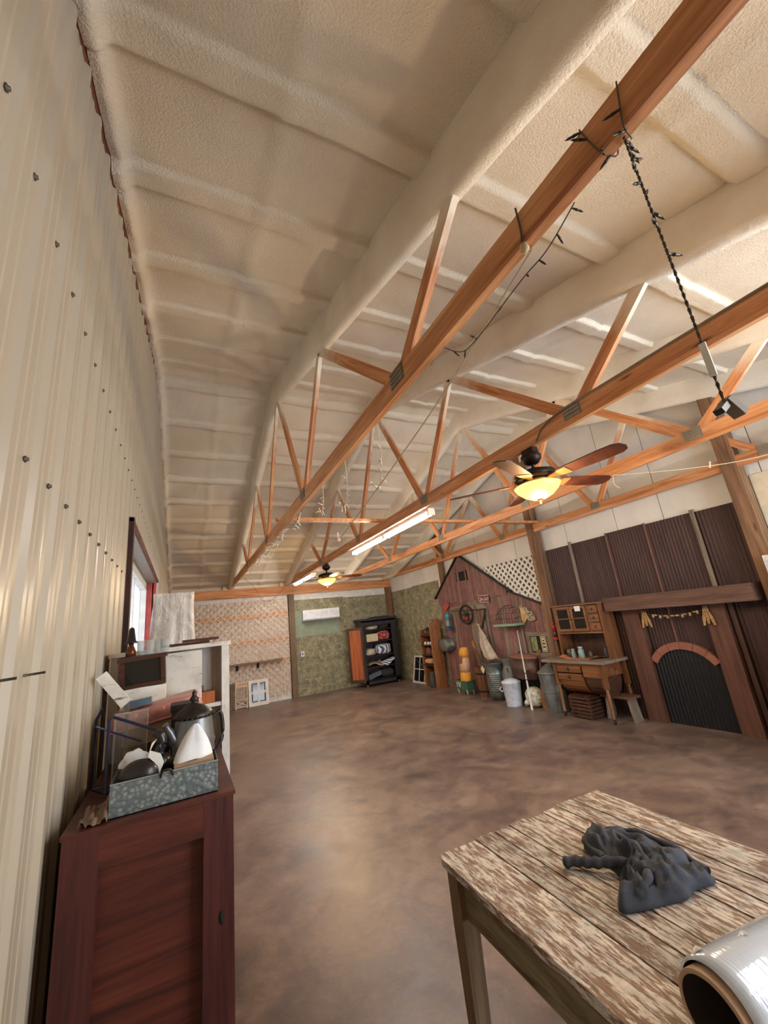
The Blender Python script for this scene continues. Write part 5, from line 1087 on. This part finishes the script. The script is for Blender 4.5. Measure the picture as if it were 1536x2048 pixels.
def galv_mat():
    m, nt, b = _mat('hammered_galvanized'); b.inputs['Metallic'].default_value = 0.75; b.inputs['Roughness'].default_value = 0.38
    vo = nt.nodes.new('ShaderNodeTexVoronoi'); vo.inputs['Scale'].default_value = 75; nt.links.new(_coords(nt), vo.inputs['Vector'])
    nt.links.new(_ramp(nt, vo.outputs['Distance'], [(0.1, srgb(186,198,204)), (0.6, srgb(126,142,148))]), b.inputs['Base Color']); _bump(nt, b, vo.outputs['Distance'], 0.4, 0.004)
galv_mat()
Z = 1.2155
t = thing('galvanized_tray', 'hammered galvanized metal box on top of the maroon cabinet', 'tray', (0.32, 1.86, Z))
m = MB(); gx0, gx1, gy0, gy1, gz = 0.160, 0.487, 1.755, 1.925, Z+0.098
m.box((gx0, gy0, Z), (gx1, gy0+0.003, gz)); m.box((gx0, gy1-0.003, Z), (gx1, gy1, gz)); m.box((gx0, gy0+0.003, Z), (gx0+0.003, gy1-0.003, gz)); m.box((gx1-0.003, gy0+0.003, Z), (gx1, gy1-0.003, gz)); m.box((gx0, gy0, Z), (gx1, gy1, Z+0.003)); m.build('metal_box', 'hammered_galvanized', t)
m = MB(); m.tube([(gx0, gy0, gz), (gx1, gy0, gz), (gx1, gy1, gz), (gx0, gy1, gz), (gx0, gy0, gz)], 0.003, 6); m.build('rolled_rim', 'tin_dull', t)
m = MB(); m.tube(bez([(0.305, gy0+0.002, gz-0.012), (0.312, gy0-0.010, gz+0.008), (0.335, gy0-0.010, gz+0.008), (0.342, gy0+0.002, gz-0.012)], 5), 0.004, 6); m.build('ring_pull', 'iron', t)
t = thing('tissue_box', 'tan tissue box with a white tissue pulled up in the galvanized box', 'tissue box', (0.41, 1.84, Z))
m = MB(); m.box((0.345, 1.775, Z+0.006), (0.475, 1.905, Z+0.105)); m.build('carton', 'cardboard', t)
plain('tissue', srgb(240,242,246), 0.9)
def tis(u, v):
    a = 2*math.pi*u; r = (0.052*(1-v)**0.8+0.006)*(1+0.16*math.sin(a*2+v*2.5)+0.05*math.sin(a*5)); return (0.405+r*math.cos(a)*1.1+0.010*v, 1.84+r*math.sin(a)*0.7, Z+0.105+0.115*v+0.003*math.sin(a*3)*(1-v))
m = MB(); m.sheet(tis, 40, 12); m.build('tissue', 'tissue', t)
plain('loon_black', srgb(34,32,34), 0.28)
plain('loon_white', srgb(226,226,222), 0.45, c2=srgb(190,190,190), scale=40, lo=0.3, hi=0.4)
t = thing('rooster_figure', 'dark glazed bird figure with a white crescent tail in the galvanized box', 'figurine', (0.25, 1.84, Z))
m = MB(); m.blob((0.238, 1.815, Z+0.088), (0.13, 0.085, 0.115), 20, 14, 0.95, 0.03); m.build('body', 'loon_black', t)
m = MB(); m.prism([(0.268, Z+0.165), (0.300, Z+0.150), (0.312, Z+0.120), (0.298, Z+0.085), (0.285, Z+0.125), (0.262, Z+0.150), (0.272, Z+0.19), (0.288, Z+0.20), (0.276, Z+0.182)], 1.80, 1.815, 'Y'); m.build('tail', 'loon_white', t)
t = thing('goose_figure', 'black long-necked goose figure standing in the galvanized box', 'figurine', (0.30, 1.87, Z))
m = MB(); m.tube(bez([(0.335, 1.88, Z+0.05), (0.315, 1.88, Z+0.09), (0.292, 1.88, Z+0.13), (0.302, 1.88, Z+0.17), (0.292, 1.88, Z+0.20), (0.27, 1.88, Z+0.205)], 5), [0.025]*6+[0.03, 0.032, 0.03, 0.028, 0.022]+[0.017]*5+[0.018]*5+[0.016, 0.015, 0.012, 0.009, 0.005], 12); m.build('body', 'loon_black', t)
t = thing('fan_shell', 'white scalloped fan ornament with red base behind the dark bird', 'ornament', (0.22, 1.88, Z))
m = MB(); m.prism([(0.215+0.052*math.cos(R(a))*(1+0.05*math.cos(R(a*9))), Z+0.10+0.062*math.sin(R(a))*(1+0.05*math.cos(R(a*9)))) for a in range(-10, 171, 10)], 1.90, 1.91, 'Y'); m.build('fan', 'loon_white', t)
m = MB(); m.blob((0.225, 1.895, Z+0.10), (0.05, 0.03, 0.03), 10, 8, 0.9, 0.3); m.build('red_base', 'lantern_red', t)

plain('pewter', srgb(150,152,156), 0.34, 0.6, c2=srgb(112,114,118), scale=6)
plain('pewter_dark', srgb(62,56,54), 0.42, 0.7, c2=srgb(44,40,40), scale=20, bump=0.3, bscale=60)
t = thing('pewter_urn', 'tall pewter coffee pot with ornate dark domed lid behind the galvanized box', 'coffee pot', (0.415, 2.02, Z)); ux, uy = 0.412, 2.02
m = MB(); m.lathe([(0, 0), (0.078, 0), (0.082, 0.012), (0.079, 0.11), (0.083, 0.125), (0.078, 0.14), (0.070, 0.215), (0.068, 0.222)], (ux, uy, Z), 32); m.build('body', 'pewter', t)
m = MB(); m.lathe([(0.074, 0.218), (0.080, 0.226), (0.064, 0.242), (0.036, 0.262), (0.014, 0.272), (0.012, 0.280), (0.020, 0.288), (0.012, 0.298), (0.008, 0.305), (0.010, 0.312), (0.0, 0.326)], (ux, uy, Z), 28); m.build('lid', 'pewter_dark', t)
for k in range(26): a = 2*math.pi*k/26; m = MB(); m.blob((ux+0.079*math.cos(a), uy+0.079*math.sin(a), Z+0.222), (0.009,)*3, 6, 4, 1.0, 0); m.build('bead', 'pewter_dark', t)
m = MB(); m.tube(bez([(ux-0.062, uy-0.02, Z+0.13), (ux-0.085, uy-0.03, Z+0.175), (ux-0.105, uy-0.04, Z+0.215)], 4), [0.02]*3+[0.016]*3+[0.011]*2+[0.013], 10); m.build('spout', 'pewter', t)
m = MB(); m.tube(bez([(ux+0.068, uy+0.01, Z+0.20), (ux+0.105, uy+0.02, Z+0.215), (ux+0.112, uy+0.02, Z+0.12), (ux+0.078, uy+0.01, Z+0.06)], 5), 0.008, 8); m.build('handle', 'pewter_dark', t)
t = thing('metal_tin', 'dark square tin canister behind the pewter coffee pot', 'tin', (0.36, 2.16, Z)); m = MB(); m.box((0.325, 2.13, Z), (0.43, 2.24, Z+0.245)); m.build('body', 'jar_dark', t); m = MB(); m.box((0.321, 2.126, Z+0.235), (0.434, 2.244, Z+0.262)); m.build('lid', 'iron', t)

plain('rack_blue', srgb(40,52,92), 0.35, 0.1)
t = thing('dish_rack', 'blue-coated wire rack standing beside the metal wall', 'rack', (0.15, 2.06, Z))
def wire(pts, r=0.005, nm='wire'): m = MB(); m.tube(pts, r, 7); m.build(nm, 'rack_blue', t)
wire([(0.115, 2.02, Z+0.012), (0.112, 2.02, Z+0.262), (0.125, 2.02, Z+0.272), (0.33, 2.03, Z+0.165)], 0.0055, 'frame_wire'); wire([(0.055, 2.12, Z+0.012), (0.055, 2.12, Z+0.26), (0.075, 2.12, Z+0.30)], 0.0055, 'frame_wire'); wire([(0.055, 2.12, Z+0.235), (0.22, 2.08, Z+0.155)], 0.004); wire([(0.115, 2.02, Z+0.012), (0.055, 2.12, Z+0.012), (0.25, 2.13, Z+0.012), (0.30, 2.03, Z+0.012), (0.115, 2.02, Z+0.012)], 0.0045)
for k in range(4): wire([(0.30+0.006*k, 2.04+0.02*k, Z+0.012), (0.30+0.006*k, 2.04+0.02*k, Z+0.11)], 0.003)
plain('acrylic', srgb(196,196,192), 0.08, c2=srgb(150,146,140), scale=5, alpha=0.22)
t = thing('acrylic_frame', 'clear acrylic sign holder standing in the blue wire rack', 'sign holder', (0.17, 2.14, Z)); m = MB(); m.box((0.115, 2.165, Z+0.006), (0.235, 2.169, Z+0.262)); m.build('front_sheet', 'acrylic', t)
for a, b in (((0.113, Z), (0.118, Z+0.264)), ((0.232, Z), (0.237, Z+0.264))): m = MB(); m.box((a[0], 2.163, a[1]), (b[0], 2.172, b[1])); m.build('polished_edge', 'glass', t)
m = MB(); m.box((0.113, 2.163, Z+0.258), (0.237, 2.172, Z+0.264)); m.build('polished_edge', 'glass', t)
m = MB(); m.box((0.13, 2.30, Z), (0.45, 2.545, Z+0.185)); o = item('cardboard_carton', 'brown cardboard carton under the pink plastic tray', 'box', m, 'cardboard'); m = MB(); m.box((0.128, 2.295, Z+0.06), (0.452, 2.30, Z+0.105)); m.build('tape', 'copper_old', o)
plain('pink_plastic', srgb(206,146,142), 0.38)
t = thing('pink_tray', 'pink plastic organizer tray lying tilted on the cardboard carton', 'tray', (0.27, 2.42, Z+0.19))
M_ = Matrix.Translation((0.262, 2.385, Z+0.225)) @ Matrix.Rotation(R(-7), 4, 'Y') @ Matrix.Rotation(R(4), 4, 'X')
def rr(w, d, z, r=0.03):
    out = []
    for sx, sy, a0 in ((1, 1, 0), (-1, 1, 90), (-1, -1, 180), (1, -1, 270)):
        for k in range(5): a = R(a0+22.5*k); out.append(((w/2-r)*sx+r*math.cos(a), (d/2-r)*sy+r*math.sin(a), z))
    return out
m = loft([rr(0.375, 0.19, -0.028), rr(0.385, 0.20, -0.024), rr(0.355, 0.17, 0.032), rr(0.340, 0.155, 0.036)]); m.xf(M_); m.build('shell', 'pink_plastic', t)
for k in range(3): m = MB(); m.blob((-0.11+0.11*k, -0.06, 0.008), (0.085, 0.075, 0.056), 16, 10, 0.6, 0); m.xf(M_); m.build('moulded_pocket', 'pink_plastic', t)
m = loft([rr(0.39, 0.205, -0.032), rr(0.392, 0.207, -0.022)]); m.xf(M_); m.build('rim', 'pink_plastic', t)
plain('book_blue', srgb(108,140,160), 0.6, c2=srgb(76,106,128))
m = MB(); m.box((0.125, 2.33, Z+0.262), (0.235, 2.40, Z+0.286)); m.xf(Matrix.Translation((0.18, 2.36, Z+0.27)) @ Matrix.Rotation(R(-4), 4, 'Y') @ Matrix.Translation((-0.18, -2.36, -Z-0.27))); o = item('blue_book', 'weathered blue wooden block lying on the pink tray', 'block', m, 'book_blue')
m = MB(); m.bar((0.145, 2.235, Z+0.29), (0.045, 2.235, Z+0.425), 0.012, 0.045, (0,0,1)); t = thing('whitewashed_board', 'short whitewashed board leaning against the metal wall', 'board', (0.1, 2.24, Z)); m.build('board', 'chip_white', t)
m = MB(); m.bar((0.150, 2.245, Z), (0.150, 2.245, Z+0.29), 0.02, 0.012); m.build('prop_stick', 'grey_wood', t)
m = MB(); m.box((0.10, 2.43, Z+0.19+0.0), (0.29, 2.55, Z+0.335)); t = thing('speckled_box', 'white speckled wooden box under the glass-fronted case', 'box', (0.2, 2.49, Z+0.19)); m.build('body', 'chip_white', t)
t = thing('display_case', 'small brown wooden case with dark glass front', 'case', (0.2, 2.46, Z+0.34)); zb = Z+0.336
M_ = Matrix.Translation((0.195, 2.45, zb)) @ Matrix.Rotation(R(-3), 4, 'Y')
for a, b in (((-0.10, -0.02, 0), (0.095, 0.08, 0.018)), ((-0.11, -0.025, 0.128), (0.105, 0.085, 0.146)), ((-0.10, -0.02, 0.018), (-0.08, 0.08, 0.128)), ((0.075, -0.02, 0.018), (0.095, 0.08, 0.128)), ((-0.08, 0.07, 0.018), (0.075, 0.08, 0.128))): m = MB(); m.box(a, b); m.xf(M_); m.build('case_board', 'walnut_x', t)
m = MB(); m.box((-0.08, -0.012, 0.018), (0.075, -0.008, 0.128)); m.xf(M_); m.build('glass_front', 'dark_glass', t)
zt2 = zb+0.150
def tumbler(x, y, label):
    t = thing('glass_tumbler', label, 'glass', (x, y, zt2), group='clear tumblers on the glass-fronted case'); m = MB(); m.lathe([(0, 0.0), (0.017, 0.0), (0.020, 0.07), (0.0185, 0.07), (0.0155, 0.006), (0, 0.006)], (x, y, zt2), 16); m.build('glass', 'glass', t)
for k, (x, y, l) in enumerate(((0.175, 2.46, 'clear tumbler beside the amber bottle on the case'), (0.212, 2.45, 'second clear tumbler from the amber bottle on the case'), (0.249, 2.47, 'third clear tumbler from the amber bottle on the case'), (0.283, 2.455, 'clear tumbler at the end of the case farthest from the bottle'))): tumbler(x, y, l)
plain('amber_glass', srgb(96,44,20), 0.12)
t = thing('amber_bottle', 'amber bottle with a tall black cone stopper on the case', 'bottle', (0.13, 2.46, zt2)); m = MB(); m.lathe([(0, 0), (0.022, 0), (0.024, 0.02), (0.015, 0.042), (0.011, 0.05), (0.012, 0.062)], (0.13, 2.46, zt2), 16); m.build('body', 'amber_glass', t)
m = MB(); m.lathe([(0.026, 0.062), (0.028, 0.068), (0.020, 0.074), (0.011, 0.135), (0.0, 0.142)], (0.13, 2.46, zt2), 16); m.build('cone_stopper', 'loon_black', t)
plain('kraft', srgb(150,126,108), 0.9, c2=srgb(120,98,82))
m = MB(); m.sheet(lambda u, v: (0.085+0.075*u, 1.735+0.12*v, Z+0.002+0.05*abs(noise.noise(Vector((u*4, v*4, 3))))+0.03*(1-u)*v*0+0.055*u*u*v), 12, 10); o = item('crumpled_paper', 'crumpled kraft paper tucked beside the galvanized box', 'paper', m, 'kraft')

wood('pale_grey_wood', srgb(150,142,134), srgb(178,170,162), srgb(200,192,184), 'Z', 0.8)
# white shelf unit behind the cabinet
t = thing('white_shelf_unit', 'tall chippy white shelf unit with grey board back behind the cabinet', 'shelf', (0.32, 2.75, 0)); sy0, sy1 = 2.60, 2.70
m = MB(); m.box((0.565, sy0, 0), (0.605, sy1, 1.70)); m.build('side_panel', 'chip_white_z', t)
m = MB(); m.box((0.03, sy0, 0), (0.06, sy1, 1.70)); m.build('side_panel', 'chip_white_z', t)
m = MB(); m.box((0.02, sy0-0.01, 1.70), (0.615, sy1, 1.722)); m.build('top_board', 'chip_white', t)
for k in range(5): m = MB(); m.box((0.06+k*0.101, sy1-0.018, 0.0), (0.159+k*0.101, sy1-0.002, 1.70)); m.build('back_board', 'pale_grey_wood', t)
for z in (1.40, 1.10, 0.70, 0.30): m = MB(); m.box((0.06, sy0+0.005, z-0.02), (0.565, sy1-0.02, z)); m.build('shelf_board', 'chip_white', t)
m = MB(); m.box((0.25, 2.583, 1.218), (0.462, 2.595, 1.69)); item('flaking_panel', 'flaking white board propped against the white shelf unit', 'board', m, 'chip_white')
m = MB(); m.box((0.44, 2.612, 1.401), (0.53, 2.676, 1.462)); o = item('wooden_box', 'small orange wooden box on the white shelf unit', 'box', m, 'orange_wood'); m = MB(); m.lathe([(0.008, 1.462), (0.006, 1.485), (0.009, 1.492), (0, 1.497)], (0.465, 2.645, 0), 8); m.build('knob', 'walnut', o)
m = MB(); m.blob((0.50, 2.645, 1.15), (0.10, 0.065, 0.10), 14, 10, 0.9, 0.2); item('green_jar', 'dark green glass jug on the lower shelf of the white unit', 'jug', m, 'green_enamel')
for k, (a, b, z, lab) in enumerate((((0.26, 2.592), (0.50, 2.78), 1.723, 'long brown board lying on top of the white shelf unit'), ((0.36, 2.60), (0.55, 2.79), 1.738, 'shorter brown board stacked on the long one atop the white unit'))): m = MB(); m.box((a[0], a[1], z), (b[0], b[1], z+0.014)); item('loose_board', lab, 'board', m, 'walnut_x', 'boards on the white shelf unit')
# tall thing under plastic
t = thing('plastic_covered_stand', 'tall narrow stand shrouded in clear plastic before the red window', 'furniture', (0.28, 3.3, 0))
m = MB(); m.box((0.20, 3.14, 0), (0.40, 3.40, 2.05)); m.build('core', 'linen', t)
def shroud(u, v):
    a = 2*math.pi*u; c, s = math.cos(a), math.sin(a); k = 1-v; hw = 0.115+0.05*k; hd = 0.15+0.05*k
    q = max(abs(c), abs(s)); x, y = c/q*hw, s/q*hd; n_ = 0.010*noise.noise(Vector((c*3, s*3, v*7)))+0.012*abs(noise.noise(Vector((c*5+v*4, s*5, v*3))))
    return (0.30+x+n_*c*2, 3.27+y+n_*s*2, 0.01+2.065*v)
m = MB(); m.sheet(shroud, 64, 40); m.box((0.19, 3.13, 2.066), (0.41, 3.41, 2.070)); m.build('plastic_sheet', 'plastic_film', t)

# ---------------------------------------------------------------- light strings and cords on the trusses
bulb_m = MB(); bulb_m.tube([(0,0,0), (0.012,0,0), (0.020,0,0)], [0.003, 0.0035, 0.0045], 6); bulb_m.tube([(0.020,0,0), (0.032,0,0), (0.042,0,0)], [0.0035, 0.0035, 0.0005], 6)
def light_string(label, paths, bulbs, mat='wire_dark', bmat='bulb_dark', r=0.0024, scale=1.0, group='mini light strings on the trusses'):
    base = paths[0][0]; t = thing('light_string', label, 'string lights', base, group=group)
    for pts in paths: m = MB(); m.tube(pts, r, 5); m.build('wire', mat, t)
    first = None
    for p, d in bulbs:
        d = Vector(d).normalized(); q = d.to_track_quat('X', 'Z')
        if first is None: first = bulb_m.build('bulb', bmat, t, world=False); o = first
        else: o = bpy.data.objects.new('bulb', first.data); COL.objects.link(o); o.parent = t
        o.matrix_basis = Matrix.Translation(Vector(p)-Vector(base)) @ q.to_matrix().to_4x4() @ Matrix.Scale(scale, 4)
    return t
random.seed(11)
# dangling lead from the near truss
px, py = 1.475, 0.372
main = [(px+0.002*math.sin(k*1.5), py+0.002*math.cos(k*1.5), 2.995-0.0112*k) for k in range(78)]
tw2 = [(px+0.002*math.sin(k*1.5+math.pi), py+0.002*math.cos(k*1.5+math.pi), 2.995-0.0112*k) for k in range(78)]
bl = [(main[k], (random.choice((-1, 1))*(0.6+0.4*random.random()), random.uniform(-0.6, 0.2), random.uniform(-0.5, 0.3))) for k in (1, 3, 5, 8, 12, 16, 20, 25, 30, 38)]
t = light_string('twisted dark light string dangling from the near truss with a plug', [main, tw2], bl, scale=1.1)
m = MB(); m.box((px-0.006, py-0.008, 2.20), (px-0.002, py+0.006, 2.29)); m.build('paper_tag', 'tag_white', t)
e_ = Vector(main[-1]); m = MB(); m.bar(e_+Vector((0, 0, 0.005)), e_+Vector((0.03, -0.01, -0.035)), 0.028, 0.018); m.build('plug_socket', 'plug', t)
m = MB(); m.bar(e_+Vector((0.0, 0, -0.005)), e_+Vector((-0.035, 0.005, -0.03)), 0.02, 0.014); m.build('plug', 'bulb_dark', t)
# loops round the near truss
def loop(y, dy, n=14):
    X0_, X1_, Z0_, Z1_ = 1.449, 1.501, 2.994, 3.146
    return [(X0_, y, Z1_), (X0_-0.004, y+dy*0.2, 3.08), (X0_, y+dy*0.5, Z0_), (1.475, y+dy*0.6, Z0_-0.006), (X1_, y+dy*0.75, Z0_), (X1_+0.003, y+dy*0.9, 3.07), (X1_, y+dy, Z1_)]
l1, l2 = bez(loop(0.335, 0.04), 3), bez(loop(0.46, -0.07), 3)
light_string('light string wrapped round the near truss above the dangling lead', [l1, l2], [(l1[4], (-0.6, 0.7, -0.2)), (l1[7], (-0.8, 0.3, -0.4)), (l2[3], (-0.8, 0.5, 0.2)), (l2[6], (-0.7, -0.5, -0.5)), (l2[9], (-0.5, 0.6, -0.8)), (l2[1], (-0.3, 0.9, 0.4))], scale=1.2)
s3 = bez([(1.50, 0.56, 2.995), (1.495, 0.69, 2.932), (1.495, 0.82, 2.922), (1.495, 1.10, 2.876), (1.50, 1.22, 2.90), (1.50, 1.35, 3.03)], 6)
light_string('short light string sagging below the near truss past the dangling lead', [s3], [(s3[k], (random.uniform(-1, 1), random.uniform(-0.5, 0.5), random.uniform(-1, 0.6))) for k in (1, 4, 8, 11, 15, 18, 22, 26)], scale=1.0)
for y, L, lab in ((2.12, 0.42, 'pale light string hanging longest below the near truss mid-span'), (2.75, 0.36, 'pale light string hanging below the near truss, second of the mid-span drops'), (3.35, 0.22, 'short pale light string drop just before the truss brace')):
    pts = bez([(1.50, y, 3.0), (1.505, y+0.01, 3.0-L*0.5), (1.50, y+0.03, 3.0-L*0.85), (1.51, y+0.12, 3.0-L), (1.505, y+0.20, 3.0-L*0.8)], 6)
    light_string(lab, [pts], [(pts[k], (random.uniform(-0.6, 0.6), random.uniform(-1, 1), random.uniform(-1, 0.8))) for k in range(5, len(pts), 2)], 'wire_light', 'bulb_clear', 0.0032, 1.3)
gar = bez([(1.47, 4.0+0.42*k, 2.985-0.085*(k % 2)-0.02*random.random()) for k in range(10)], 5)
light_string('dense light garland trailing along the near truss towards the far wall', [gar], [(gar[k], (random.uniform(-0.8, 0.8), random.uniform(-0.6, 0.6), random.uniform(-1, 0.1))) for k in range(1, len(gar)-1)], 'wire_dark', 'bulb_clear', 0.004, 1.9)
fw_ = bez([(1.5, 9.2, 3.0), (1.9, 10.2, 2.85), (2.2, 11.45, 2.76), (2.35, 11.50, 2.60), (2.6, 11.50, 2.66), (2.9, 11.4, 2.95)], 6)
m = MB(); m.tube(fw_, 0.004, 5); item('loose_wire', 'thin dark wire looping over the far beam above the lattice', 'wire', m, 'wire_dark')
cl_ = bez([(1.50, 0.745, 3.0), (1.50, 1.34, 2.80), (1.50, 1.88, 2.66), (1.50, 2.76, 2.47), (1.50, 3.05, 2.435), (1.50, 3.53, 2.55), (1.50, 4.23, 2.79), (1.50, 5.02, 3.02)], 6)
t = thing('clothesline', 'sagging clothesline cord below the near truss with a clothespin', 'cord', (1.5, 0.745, 3.0)); m = MB(); m.tube(cl_, 0.0035, 5); m.build('cord', 'rope', t)
for dx in (-0.006, 0.006): m = MB(); m.bar((1.5+dx, 3.03, 2.40), (1.5+dx*0.5, 3.05, 2.48), 0.008, 0.01); m.build('clothespin_half', 'lath_wood', t)
m = MB(); m.tube(bez([(1.44, 0.73, 3.15), (1.446, 0.735, 3.05), (1.45, 0.745, 2.99), (1.49, 0.745, 2.99)], 4), 0.004, 5); m.build('tied_loop', 'wire_dark', t)
m = MB(); m.blob((1.455, 0.745, 2.985), (0.03, 0.03, 0.045), 8, 6, 0.9, 0.4); m.build('knot', 'rope', t)
r2 = bez([(4.60, 2.55, 3.0), (5.1, 2.1, 2.93), (5.6, 1.75, 2.93), (6.1, 1.3, 3.0)], 6)
t = thing('rope_line', 'pale cord with clothespins strung from the third truss to the gable wall', 'cord', (4.6, 2.55, 3.0)); m = MB(); m.tube(r2, 0.004, 5); m.build('cord', 'wire_light', t)
m = MB(); m.tube(bez([(4.60, 2.55, 3.0), (4.59, 2.56, 2.90), (4.62, 2.53, 2.84)], 4), 0.004, 5); m.build('loose_tail', 'wire_light', t)
m = MB(); m.bar((5.30, 1.96, 2.90), (5.32, 1.95, 2.97), 0.008, 0.014); m.build('clothespin_half', 'lath_wood', t)
# lead of the big fan along the truss
m = MB(); m.tube(bez([(2.94, 0.2, 3.13), (2.94, 1.2, 3.14), (2.945, 1.9, 3.13), (2.95, 2.1, 3.02)], 5), 0.007, 6); item('fan_cable', 'grey cable clipped along the fan truss to the large fan', 'cable', m, 'plug')
